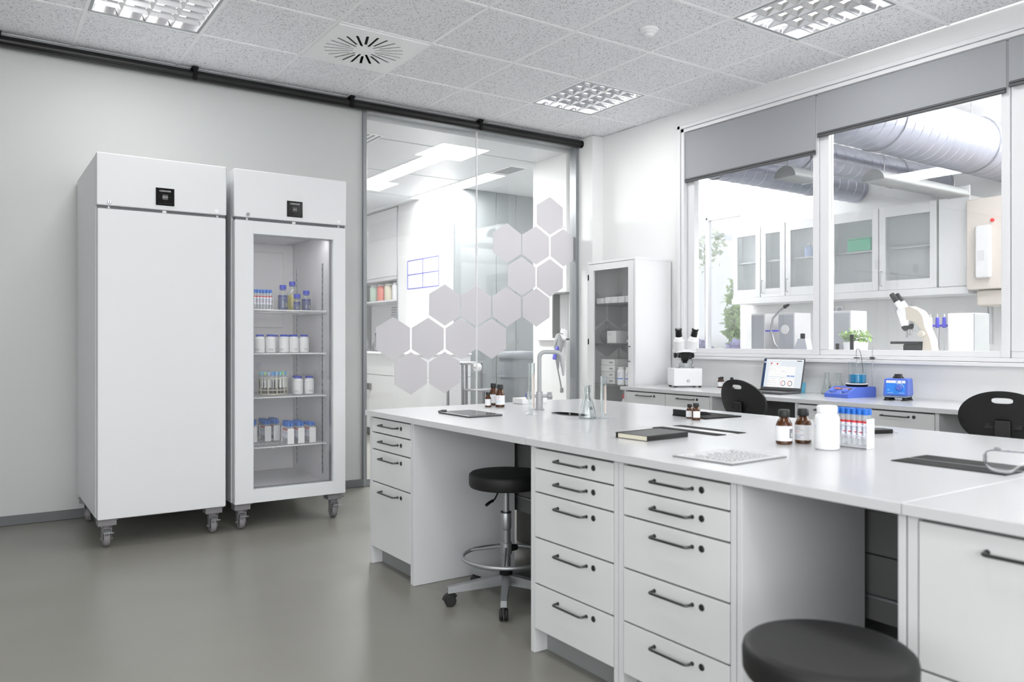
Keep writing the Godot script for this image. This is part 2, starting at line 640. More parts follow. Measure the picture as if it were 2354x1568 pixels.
	# blinds
	var bl := [[3.535, 4.805, 2.556, "grey roller blind pulled lowest, at the left end of the window"], [2.249, 3.519, 2.672, "wide grey roller blind over the middle bay of the window"], [0.963, 2.233, 2.70, "grey roller blind cut off by the right edge of the picture"]]
	for b in bl:
		var o := thing("roller_blind", b[3], "blind", pt(5.083, b[2], b[0]), 0, "roller blinds")
		var w_: float = b[1] - b[0]
		part("fabric", mb().bv(-0.002, 0.002, 0.03, 2.984 - b[2], 0.0, w_), M.blind_grey, o)
		part("bottom_bar", mb().bv(-0.012, 0.012, 0.0, 0.018, 0.0, w_, 0.005), M.blind_bar, o)
		part("bottom_bar", mb().bv(-0.009, 0.009, 0.0185, 0.034, 0.0, w_, 0.004), M.blind_bar, o)
	# glass partition
	var g := shell_node("window_2", "full-height glass partition with grey posts and hexagon film")
	part("post", mb().bv(2.684, 2.716, 0.0, 3.14, 6.10, 6.2, 0.003), M.post_grey, g)
	part("post", mb().bv(4.925, 4.961, 0.0, 3.14, 6.10, 6.2, 0.003), M.post_grey, g)
	part("floor_channel", mb().bv(2.716, 4.925, 0.0, 0.06, 6.11, 6.19, 0.003), M.post_grey, g)
	part("head_channel", mb().bv(2.716, 4.925, 3.10, 3.14, 6.11, 6.19, 0.003), M.post_grey, g)
	var p1 := part("pane", mb().bv(2.716, 3.802, 0.06, 3.10, 6.146, 6.154), M.glass, g)
	var p2 := part("pane", mb().bv(3.814, 4.925, 0.06, 3.10, 6.146, 6.154), M.glass, g)
	part("joint_strip", mb().bv(3.8025, 3.8135, 0.06, 3.10, 6.140, 6.156, 0.002), M.plastic_white, g)
	for h in [[4.638, 2.407], [4.141, 2.111], [4.47, 2.111], [4.803, 2.111], [4.307, 1.81], [4.638, 1.81], [3.476, 1.518], [3.8035, 1.516], [4.138, 1.518], [4.475, 1.52], [2.975, 1.22], [3.309, 1.22], [3.641, 1.221], [3.9695, 1.22], [3.141, 0.922], [3.474, 0.922]]:
		var poly := PackedVector2Array()
		for k in 6:
			var a := TAU * k / 6.0 + PI / 6.0
			poly.append(Vector2(h[0] + cos(a) * 0.1825, h[1] + sin(a) * 0.1843))
		var rect := PackedVector2Array([Vector2(2.72, 0.1), Vector2(4.924, 0.1), Vector2(4.924, 3.0), Vector2(2.72, 3.0)])
		var cut: PackedVector2Array = Geometry2D.intersect_polygons(poly, rect)[0]
		part("hexagon_film", mb().prism(cut, -6.1445, -6.143), M.hexagon_film, p1 if h[0] < 3.8 else p2)
	# suspended ceiling: tiles and T-bars one by one where the picture shows them, plain board beyond
	var c := shell_node("ceiling", "suspended ceiling of speckled mineral tiles in a white grid")
	part("board", mb().bv(-4.0, 5.3, 3.34, 3.42, -4.0, 6.25), M.wall_white, c)
	var special := {}
	for p in LAMPS:
		special[Vector2i(roundi((p[0] - GU) / CU - 0.5), roundi((GV - p[1]) / CV - 0.5))] = true
	special[Vector2i(2, 0)] = true       # air diffuser
	var shapes := {}
	var slab := mb()
	for i in range(-7, 8):
		for j in range(-2, 13):
			var u0 := maxf(GU + CU * i, -3.5)
			var u1 := minf(GU + CU * (i + 1), 5.09)
			var v1 := minf(GV - CV * j, 6.105)
			var v0 := maxf(GV - CV * (j + 1), -3.0)
			if u1 - u0 < 0.02 or v1 - v0 < 0.02 or special.has(Vector2i(i, j)):
				continue
			var vis := false
			for q in [pt(u0, H, v0), pt(u1, H, v0), pt(u0, H, v1), pt(u1, H, v1), pt((u0 + u1) / 2, H, (v0 + v1) / 2)]:
				vis = vis or seen(q)
			if not vis:
				slab.bv(u0 + 0.008, u1 - 0.008, H + 0.004, H + 0.02, v0 + 0.008, v1 - 0.008)
				continue
			var key := "%.3f %.3f" % [u1 - u0, v1 - v0]
			if not shapes.has(key):
				var s := Vector3(u1 - u0 - 0.018, 0.018, v1 - v0 - 0.018)
				shapes[key] = mb().box(Vector3.ZERO, s, 0.002).mesh()
			var o := part("ceiling_tile", shapes[key], M.ceiling_tile, c)
			o.position = pt((u0 + u1) / 2, H + 0.013, (v0 + v1) / 2)
	var rest := part("ceiling_tiles", slab, M.ceiling_tile, c)
	rest.set_meta("kind", "stuff")
	for i in range(-6, 7):
		part("grid_bar", mb().bv(GU + CU * i - 0.0115, GU + CU * i + 0.0115, H, H + 0.03, -3.0, 6.105, 0.001), M.grid_white, c)
	for j in range(-1, 12):
		for i in range(-7, 7):
			var u0 := maxf(GU + CU * i, -3.5) + 0.0115
			var u1 := minf(GU + CU * (i + 1), 5.1) - 0.0115
			if seen(pt(u0, H, GV - CV * j), 200.0) or seen(pt(u1, H, GV - CV * j), 200.0):
				part("grid_bar", mb().bv(u0, u1, H, H + 0.03, GV - CV * j - 0.0115, GV - CV * j + 0.0115, 0.001), M.grid_white, c)
	shell("trim_1", mb().bv(-3.5, 4.96, 3.165, 3.18, 6.085, 6.13, 0.002), M.alu, "metal edge angle between ceiling and back wall")
	# black rail under the ceiling
	var r := thing("curtain_rail", "black tubular rail running under the ceiling along the back wall", "rail", pt(-0.6, 3.125, 6.06))
	part("tube", mb().cyl(Vector3(0, 0, 0), Vector3(5.54, 0, 0), 0.034, -1, 24), M.black, r)
	part("lower_lip", mb().bx(0, 5.53, -0.038, -0.022, -0.024, 0.022, 0.006), M.black, r)
	part("end_cap", mb().cyl(Vector3(5.54, 0, 0), Vector3(5.565, 0, 0), 0.0375, -1, 24, 0.004), M.black_gloss, r)
	for x in [1.95, 3.155, 4.38, 0.75]:
		var b := mb().tube(arc(Vector3(x, 0, 0), 0.038, -1.2, PI + 0.3, 14, Vector3(0, 0, 1), Vector3(0, 1, 0)), 0.005, 6)
		b.bx(x - 0.014, x + 0.014, -0.046, 0.037, 0.034, 0.044, 0.003)
		b.bx(x - 0.022, x + 0.022, 0.035, 0.052, -0.02, 0.046, 0.003)
		part("clip", b, M.black_matt, r)

# ---------------------------------------------------------------- ceiling fittings
func ceiling_things() -> void:
	var says := ["square louvre lamp over the left refrigerator, at the top left", "square louvre lamp glowing white near the back corner of the ceiling", "square louvre lamp with mirrored blades beside the window, top right"]
	for k in LAMPS.size():
		var l: Array = LAMPS[k]
		if k < 3:
			troffer(l[0], l[1], says[k])
		else:
			var o := thing("troffer_light", "square louvre lamp recessed in the ceiling behind the camera", "ceiling lamp", pt(l[0], 3.18, l[1]), 0, "ceiling lamps behind the camera")
			part("housing", mb().bx(-0.3, 0.3, 0.1, 0.13, -0.33, 0.33, 0.003), M.grid_white, o)
			part("tube", mb().cyl(Vector3(0, 0.085, -0.3), Vector3(0, 0.085, 0.3), 0.012), M.tube_glow, o)
	# air diffuser
	var d := thing("air_diffuser", "square white air diffuser with slots in a sunburst", "vent", pt(GU + CU * 2.5, 3.176, GV - CV * 0.5))
	var half := Vector2(CU / 2 - 0.013, CV / 2 - 0.013)
	var holes := []
	for k in 24:
		var a := TAU * k / 24.0 + 0.06
		var r0 := 0.078 if k % 2 == 0 else 0.11
		var r1 := 0.262
		var dir := Vector2(cos(a), sin(a))
		var sd := Vector2(-dir.y, dir.x) * 0.0095
		holes.append(PackedVector2Array([dir * r0 - sd, dir * r1 - sd, dir * (r1 + 0.005), dir * r1 + sd, dir * r0 + sd, dir * (r0 - 0.005)]))
	# the plate is cut into 24 wedges, so that every slot is a real opening
	var plate := mb()
	for k in 24:
		var a0 := TAU * (k - 0.5) / 24.0 + 0.06
		var a1 := TAU * (k + 0.5) / 24.0 + 0.06
		var pts := [Vector2.ZERO]
		pts.append(edge_of(half, a0))
		for q in [Vector2(half.x, half.y), Vector2(-half.x, half.y), Vector2(-half.x, -half.y), Vector2(half.x, -half.y)]:
			var qa: float = fposmod(q.angle() - a0, TAU)
			if qa < a1 - a0 and qa > 0.001:
				pts.append(q)
		pts.append(edge_of(half, a1))
		var w := PackedVector2Array(pts)
		var h: PackedVector2Array = holes[k]
		# two halves on either side of the slot
		var mid := Vector2(cos(a0 + TAU / 48.0), sin(a0 + TAU / 48.0))
		var sdn := Vector2(-mid.y, mid.x)
		for s in [-1.0, 1.0]:
			var cutter := PackedVector2Array([-mid, mid * 2.0, mid * 2.0 + sdn * 2.0 * s, -mid + sdn * 2.0 * s])
			for piece in Geometry2D.intersect_polygons(w, cutter):
				for rest in Geometry2D.clip_polygons(piece, h):
					plate.x = Transform3D(Basis.from_euler(Vector3(PI / 2, 0, 0)), Vector3.ZERO)
					plate.prism(rest, -0.003, 0.003)
	plate.x = Transform3D()
	part("face_plate", plate, M.grid_white, d)
	part("frame", mb().bx(-half.x, half.x, 0.003, 0.02, -half.y, -half.y + 0.02).bx(-half.x, half.x, 0.003, 0.02, half.y - 0.02, half.y).bx(-half.x, -half.x + 0.02, 0.003, 0.02, -half.y + 0.02, half.y - 0.02).bx(half.x - 0.02, half.x, 0.003, 0.02, -half.y + 0.02, half.y - 0.02), M.grid_white, d)
	part("plenum", mb().bx(-half.x + 0.02, half.x - 0.02, 0.09, 0.1, -half.y + 0.02, half.y - 0.02), M.gap_dark, d)
	# smoke detector
	var s := thing("smoke_detector", "round white smoke detector on a ceiling tile", "smoke detector", pt(3.575, 3.184, 3.69))
	part("base", mb().lathe([Vector2(0, 0), Vector2(0.058, 0), Vector2(0.06, -0.004), Vector2(0.058, -0.016), Vector2(0.05, -0.02), Vector2(0, -0.02)], 32), M.grid_white, s)
	part("chamber", mb().lathe([Vector2(0.046, -0.02), Vector2(0.044, -0.03), Vector2(0.03, -0.034), Vector2(0.028, -0.048), Vector2(0.02, -0.052), Vector2(0, -0.053)], 28), M.plastic_white, s)

func edge_of(half: Vector2, a: float) -> Vector2:
	var d := Vector2(cos(a), sin(a))
	return d * minf(half.x / maxf(absf(d.x), 1e-6), half.y / maxf(absf(d.y), 1e-6))

func troffer(u: float, v: float, says: String) -> void:
	var o := thing("troffer_light", says, "ceiling lamp", pt(u, 3.18, v), 0, "louvre lamps in the ceiling")
	var a := CU / 2 - 0.012
	var b := CV / 2 - 0.012
	var f := mb()
	for s in [-1.0, 1.0]:
		f.box(Vector3(0, 0.002, s * (b - 0.008)), Vector3(a * 2, 0.006, 0.016), 0.001)
		f.box(Vector3(s * (a - 0.008), 0.002, 0), Vector3(0.016, 0.006, b * 2 - 0.032), 0.001)
	part("frame", f, M.alu, o)
	var h := mb()
	for s in [-1.0, 1.0]:
		h.bx(-a, a, 0.005, 0.11, s * b, s * (b - 0.006))
		h.bx(s * a, s * (a - 0.006), 0.005, 0.11, -b + 0.006, b - 0.006)
	h.bx(-a, a, 0.11, 0.116, -b, b)
	part("housing", h, M.mirror_louvre, o)
	for k in 4:
		var x := (k - 1.5) * (2 * a - 0.03) / 4.0
		part("tube", mb().cyl(Vector3(x, 0.088, -b + 0.02), Vector3(x, 0.088, b - 0.02), 0.012, -1, 12), M.tube_glow, o)
	# blades: V-shaped slats across the tubes and parabolic walls along them
	for k in range(1, 4):
		var x := (k - 2.0) * (2 * a - 0.03) / 4.0
		var m := mb()
		m.x = Transform3D(Basis(), Vector3(x, 0, 0))
		m.prism(PackedVector2Array([Vector2(-0.003, 0.004), Vector2(0.003, 0.004), Vector2(0.018, 0.042), Vector2(-0.018, 0.042)]), -b + 0.017, b - 0.017)
		part("louvre_wall", m, M.mirror_louvre, o)
	for k in range(1, 6):
		var z := (k - 3.0) * (2 * b - 0.03) / 6.0
		var m := mb()
		m.x = Transform3D(Basis.from_euler(Vector3(0, PI / 2, 0)), Vector3(0, 0, z))
		m.prism(PackedVector2Array([Vector2(-0.002, 0.006), Vector2(0.002, 0.006), Vector2(0.012, 0.036), Vector2(-0.012, 0.036)]), -a + 0.017, a - 0.017)
		part("louvre_blade", m, M.mirror_louvre, o)

# ---------------------------------------------------------------- refrigerators and what stands in them
func caster(o: Node3D, x: float, z: float, turn := 0.0) -> void:
	var c := Node3D.new()
	c.name = "caster" if not o.has_node("caster") else "caster_%03d" % o.get_child_count()
	o.add_child(c)
	c.position = Vector3(x, 0, z)
	c.rotation.y = turn
	var m := mb().box(Vector3(0, 0.143, 0), Vector3(0.1, 0.034, 0.085), 0.003)
	m.box(Vector3(0, 0.161, 0), Vector3(0.112, 0.004, 0.1), 0.001)
	m.bx(-0.03, -0.027, 0.12, 0.16, 0.0425, 0.044)
	m.bx(0.022, 0.025, 0.12, 0.16, 0.0425, 0.044)
	m.cyl(Vector3(0, 0.112, 0), Vector3(0, 0.128, 0), 0.03, -1, 20, 0.003)
	part("mount_plate", m, M.caster_grey, c)
	var f := mb()
	for s in [-1.0, 1.0]:
		f.x = Transform3D(Basis.from_euler(Vector3(0, PI / 2, 0)), Vector3(s * 0.024, 0, 0))
		f.prism(PackedVector2Array([Vector2(-0.034, 0.112), Vector2(0.02, 0.112), Vector2(0.012, 0.06), Vector2(0.008, 0.036), Vector2(-0.012, 0.034), Vector2(-0.03, 0.075)]), -0.002, 0.002)
	f.x = Transform3D()
	f.bx(-0.024, 0.024, 0.108, 0.113, -0.02, 0.034)
	f.cyl(Vector3(-0.033, 0.046, 0), Vector3(0.033, 0.046, 0), 0.006, -1, 10)
	part("fork", f, M.caster_grey, c)
	var w := mb()
	w.x = Transform3D(Basis.from_euler(Vector3(0, 0, PI / 2)), Vector3(0, 0.046, 0))
	w.lathe([Vector2(0, 0.014), Vector2(0.024, 0.014), Vector2(0.028, 0.018), Vector2(0.041, 0.017), Vector2(0.0455, 0.01), Vector2(0.046, 0), Vector2(0.0455, -0.01), Vector2(0.041, -0.017), Vector2(0.028, -0.018), Vector2(0.024, -0.014), Vector2(0, -0.014)], 28)
	part("wheel", w, M.caster_grey, c)
	var p := mb()
	p.x = Transform3D(Basis.from_euler(Vector3(0.35, 0, 0)), Vector3(0, 0.1, 0.035))
	p.box(Vector3(0, 0, 0.01), Vector3(0.044, 0.006, 0.04), 0.002)
	p.box(Vector3(0.004, 0.001, 0.034), Vector3(0.056, 0.004, 0.01), 0.0015)
	part("brake_pedal", p, M.alu, c)

func control_panel(o: Node3D, x: float, y: float, shown: String) -> void:
	var p := part("control_panel", mb().box(Vector3.ZERO, Vector3(0.104, 0.104, 0.006), 0.0015), M.black_gloss, o, "glossy black square control panel")
	p.position = Vector3(x, y, 0.002)
	var l := part("lettering", letters("LIEBHERR", 0.0125, 0.0006), M.panel_text, p)
	l.position = Vector3(0.0, 0.034, 0.0034)
	l.scale = Vector3(1.12, 1, 1)
	var d := part("display", mb().box(Vector3.ZERO, Vector3(0.03, 0.03, 0.0006)), M.display_grey, p)
	d.position = Vector3(0.0, -0.002, 0.0032)
	var n := part("lettering", letters(shown, 0.0105, 0.0005, true), M.panel_text, p)
	n.position = Vector3(0.0, -0.002, 0.0038)
	for s in [-1.0, 1.0]:
		var a := mb()
		a.tube([Vector3(s * 0.031, 0.004, 0), Vector3(s * 0.034, 0, 0), Vector3(s * 0.031, -0.004, 0)], 0.0006, 5)
		part("arrow_mark", a, M.display_grey, p).position = Vector3(0, -0.002, 0.0034)
	for k in 9:
		part("symbol", mb().box(Vector3(-0.034 + k * 0.0085, -0.04, 0.0033), Vector3(0.003, 0.003, 0.0006)), M.display_grey, p)
	part("symbol", mb().cyl(Vector3(0, -0.026, 0.003), Vector3(0, -0.026, 0.0036), 0.002, -1, 10), M.display_grey, p)

func fridge_common(o: Node3D, w: float, shown: String, lock_x: float, cap_x: float, panel_x: float) -> void:
	# header over the door, the recess between them, lock, cap and casters
	part("header_panel", mb().bx(0, w, 1.984, 2.289, -0.07, 0, 0.006), M.fridge_white, o)
	part("door_gap", mb().bx(0.012, w - 0.004, 1.955, 1.99, -0.06, -0.022), M.gap_grey, o)
	control_panel(o, panel_x, 2.064, shown)
	var k := part("lock", mb().cyl(Vector3(0, 0, -0.001), Vector3(0, 0, 0.004), 0.0125, -1, 20, 0.002), M.steel, o, "round key lock")
	k.position = Vector3(lock_x, 2.005, 0)
	part("keyhole", mb().box(Vector3(0, 0, 0.0042), Vector3(0.003, 0.012, 0.0012)), M.black, k)
	part("cover_cap", mb().cyl(Vector3(cap_x, 2.006, -0.001), Vector3(cap_x, 2.006, 0.003), 0.0125, -1, 20, 0.001), M.plastic_white, o)
	for x in [lock_x, cap_x + 0.01]:
		part("hinge_pin", mb().cyl(Vector3(x, 1.966, -0.03), Vector3(x, 1.99, -0.03), 0.011, -1, 12), M.alu, o)
	part("latch", mb().bx(panel_x - 0.012, panel_x + 0.012, 1.968, 1.985, -0.03, -0.015, 0.003), M.plastic_white, o)
	for x in [0.058, w - 0.072]:
		caster(o, x, -0.06)
		caster(o, x, -0.86, PI * 0.9)

func fridges() -> void:
	mat("gap_grey", Color(0.42, 0.43, 0.44), 0.5)
	mat("panel_text", Color(0.75, 0.75, 0.75), 0.5)
	mat("display_grey", Color(0.3, 0.3, 0.3), 0.4)
	var W := 0.727
	var a := thing("laboratory_freezer", "tall white refrigerator with a solid blank door on casters", "refrigerator", pt(0.608, 0, 5.12), 0, "tall refrigerators on casters")
	part("cabinet", mb().bx(0.0, W, 0.166, 2.286, -0.985, -0.075, 0.006), M.fridge_white, a)
	part("gasket", mb().bx(0.012, W - 0.012, 0.18, 1.955, -0.075, -0.06), M.gap_grey, a)
	part("door", mb().bx(0.004, W - 0.004, 0.164, 1.968, -0.06, 0, 0.007), M.fridge_white, a)
	fridge_common(a, W, "-20,0°C", 0.066, 0.666, 0.367)

	W = 0.748
	var b := thing("laboratory_refrigerator", "tall white refrigerator with a glass door showing bottles and tubes", "refrigerator", pt(1.38, 0, 5.12), 0, "tall refrigerators on casters")
	var c := mb()
	c.bx(0, 0.05, 0.166, 2.286, -0.985, -0.075, 0.005).bx(W - 0.05, W, 0.166, 2.286, -0.985, -0.075, 0.005)
	c.bx(0.05, W - 0.05, 1.96, 2.286, -0.985, -0.075).bx(0.05, W - 0.05, 0.166, 0.22, -0.985, -0.075).bx(0.05, W - 0.05, 0.22, 1.96, -0.985, -0.93)
	part("cabinet", c, M.fridge_white, b)
	var i := mb()
	i.bx(0.05, 0.08, 0.22, 1.96, -0.93, -0.08, 0.004).bx(W - 0.088, W - 0.05, 0.22, 1.96, -0.93, -0.08, 0.004)
	i.bx(0.08, W - 0.088, 1.93, 1.96, -0.93, -0.08).bx(0.08, W - 0.088, 0.22, 0.236, -0.93, -0.08, 0.002).bx(0.08, W - 0.088, 0.236, 1.93, -0.93, -0.815, 0.004)
	part("liner", i, M.fridge_inside, b)
	part("evaporator_cover", mb().bx(0.1, 0.58, 1.3, 1.86, -0.815, -0.806, 0.003), M.fridge_inside, b)
	part("fan_cover", mb().bx(0.1, 0.58, 1.918, 1.93, -0.8, -0.35, 0.004), M.fridge_inside, b)
	part("light_strip", mb().bx(0.12, 0.62, 1.916, 1.928, -0.14, -0.11, 0.002), M.strip_glow, b)
	area(pt(1.38 + 0.37, 1.908, 5.12 + 0.125), Vector3(0, -1, -0.35), 0.5, 0.03, 0.1)
	# door frame and pane
	var d := mb()
	d.bx(0.004, 0.124, 0.164, 1.968, -0.06, 0, 0.006).bx(0.654, W - 0.004, 0.164, 1.968, -0.06, 0, 0.006)
	d.bx(0.118, 0.66, 0.166, 0.252, -0.06, -0.0004, 0.003).bx(0.118, 0.66, 1.883, 1.966, -0.06, -0.0004, 0.003)
	var door := part("door", d, M.fridge_white, b)
	part("pane", mb().bx(0.122, 0.656, 0.25, 1.885, -0.022, -0.018), M.fridge_glass, door)
	part("pane_edge", mb().bx(0.124, 0.13, 0.252, 1.883, -0.06, -0.022).bx(0.648, 0.654, 0.252, 1.883, -0.06, -0.022).bx(0.13, 0.648, 0.252, 0.257, -0.06, -0.022).bx(0.13, 0.648, 1.878, 1.883, -0.06, -0.022), M.alu, door)
	fridge_common(b, W, "5,0°C", 0.086, 0.691, 0.389)
	# shelf rails with their slots
	for x in [0.082, W - 0.09]:
		for z in [-0.2, -0.72]:
			var r := part("shelf_rail", mb().bx(x - 0.004, x + 0.004, 0.28, 1.74, z - 0.012, z + 0.012, 0.001), M.alu, b)
			var s := mb()
			var sx: float = x + (0.0045 if x < 0.4 else -0.0045)
			for k in 34:
				s.box(Vector3(sx, 0.31 + k * 0.042, z), Vector3(0.001, 0.016, 0.006))
			part("slots", s, M.gap_dark, r).set_meta("kind", "stuff")
	for y in [1.404, 1.115, 0.826, 0.498]:
		var s := mb()
		s.tube([Vector3(0.085, y, -0.13), Vector3(0.655, y, -0.13)], 0.004, 8).tube([Vector3(0.085, y, -0.75), Vector3(0.655, y, -0.75)], 0.003, 8)
		s.tube([Vector3(0.085, y - 0.003, -0.34), Vector3(0.655, y - 0.003, -0.34)], 0.003, 6).tube([Vector3(0.085, y - 0.003, -0.55), Vector3(0.655, y - 0.003, -0.55)], 0.003, 6)
		for k in 24:
			var x := 0.088 + k * 0.0246
			s.tube([Vector3(x, y - 0.008, -0.128), Vector3(x, y + 0.002, -0.136), Vector3(x, y + 0.002, -0.75)], 0.0019, 6)
		for x in [0.087, 0.653]:
			s.bx(x - 0.004, x + 0.004, y - 0.012, y - 0.004, -0.75, -0.14, 0.002)
		part("wire_shelf", s, M.plastic_white, b)
	fridge_contents()

func reagent_bottle(h: float, d: float, liquid: Material, says: String, at: Vector3, level := 0.76) -> void:
	var o := thing("reagent_bottle", says, "bottle", at, 0, "blue-capped bottles on the top shelf")
	var r := d / 2
	var n := 0.0175
	var cap := 0.028
	var s := h - cap - 0.008
	var prof := [Vector2(0, 0.0015), Vector2(r - 0.006, 0.0), Vector2(r - 0.001, 0.004), Vector2(r, 0.01), Vector2(r, s - 0.05 * h / 0.17 - 0.012), Vector2(r - 0.004, s - 0.03 * h / 0.17 - 0.01), Vector2(n + 0.004, s - 0.008), Vector2(n, s), Vector2(n, s + 0.012)]
	part("glass", mb().lathe(prof, 28), M.bottle_glass, o)
	part("liquid", mb().lathe([Vector2(0, 0.004), Vector2(r - 0.007, 0.004), Vector2(r - 0.003, 0.012), Vector2(r - 0.003, s * level), Vector2(0, s * level)], 28), liquid, o)
	var c := [Vector2(0, h), Vector2(n + 0.0035, h), Vector2(n + 0.005, h - 0.0015), Vector2(n + 0.005, h - cap), Vector2(n + 0.001, h - cap), Vector2(0, h - cap)]
	c.reverse()
	part("cap", mb().lathe(c, 28), M.cap_blue, o)
	part("pouring_ring", mb().lathe([Vector2(n, s + 0.001), Vector2(n + 0.003, s + 0.001), Vector2(n + 0.003, s + 0.004), Vector2(n, s + 0.004)], 24), M.cap_blue, o)
	part("label", mb().lathe([Vector2(r + 0.0003, s * 0.18), Vector2(r + 0.0003, s * 0.38)], 8, 0.9, 0.55), M.label_cream, o)

func white_jar(says: String, at: Vector3, h: float, r: float, cap: Material, lab: Material, group: String, turn := 0.0, called := "white_jar") -> Node3D:
	var o := thing(called, says, "jar", at, turn, group)
	var ch := h * 0.1
	var s := h - ch
	part("body", mb().lathe([Vector2(0, 0.001), Vector2(r - 0.006, 0), Vector2(r - 0.001, 0.003), Vector2(r, 0.008), Vector2(r, s - 0.018), Vector2(r - 0.003, s - 0.009), Vector2(r - 0.009, s - 0.004), Vector2(r - 0.0095, s + 0.002)], 32), M.plastic_white, o)
	part("cap", mb().lathe([Vector2(0, s - 0.001), Vector2(r - 0.0075, s - 0.001), Vector2(r - 0.007, s), Vector2(r - 0.007, h - 0.0015), Vector2(r - 0.009, h), Vector2(0, h)], 32), cap, o)
	part("label", mb().lathe([Vector2(r + 0.0004, s * 0.06), Vector2(r + 0.0004, s * 0.82)], 20, 0.25, 2.6), lab, o)
	return o

func sample_tube(says: String, group: String) -> Node3D:
	var o := thing("sample_tube", says, "sample tube", Vector3.ZERO, 0, group)
	part("tube", mb().lathe([Vector2(0, 0), Vector2(0.004, 0.001), Vector2(0.0075, 0.006), Vector2(0.0078, 0.012), Vector2(0.0078, 0.114)], 12), M.tube_glass, o)
	part("label", mb().lathe([Vector2(0.0081, 0.028), Vector2(0.0081, 0.088)], 12, PI * 0.5 - 2.3, 4.6), M.tube_label, o)
	part("cap", mb().lathe([Vector2(0, 0.11), Vector2(0.009, 0.11), Vector2(0.0092, 0.112), Vector2(0.0086, 0.13), Vector2(0.0075, 0.1315), Vector2(0, 0.1315)], 14), M.tube_cap, o)
	return o

# rack for 2 x n tubes, long along z; front end plate at z = 0
func tube_rack(called: String, says: String, at: Vector3, turn: float, n: int, group: String, solid := true) -> Node3D:
	var o := thing(called, says, "rack", at, turn, group)
	var L := n * 0.0212 + 0.006
	for z in [-0.0015, -L + 0.0015]:
		part("end_plate", mb().box(Vector3(0, 0.0525, z), Vector3(0.0455, 0.105, 0.003), 0.001), M.plastic_white if solid else M.plastic_pale, o)
	var b := mb().bx(-0.022, 0.022, 0.004, 0.007, -L + 0.003, -0.003)
	part("base", b, M.plastic_pale, o)
	for y in [0.042, 0.078]:
		var m := mb()
		for x in [-0.0215, 0.0, 0.0215]:
			m.bx(x - 0.0009, x + 0.0009, y, y + 0.004, -L + 0.003, -0.003)
		for k in n + 1:
			var z := -0.003 - k * 0.0212
			m.bx(-0.0215, 0.0215, y, y + 0.003, z - 0.001, z + 0.001)
		part("grid_tray", m, M.plastic_pale, o)
	return o

func rack_spots(n: int) -> Array:
	var p := []
	for k in n:
		for s in [-1.0, 1.0]:
			p.append(Vector3(s * 0.0107, 0.0075, -0.0136 - k * 0.0212))
	return p

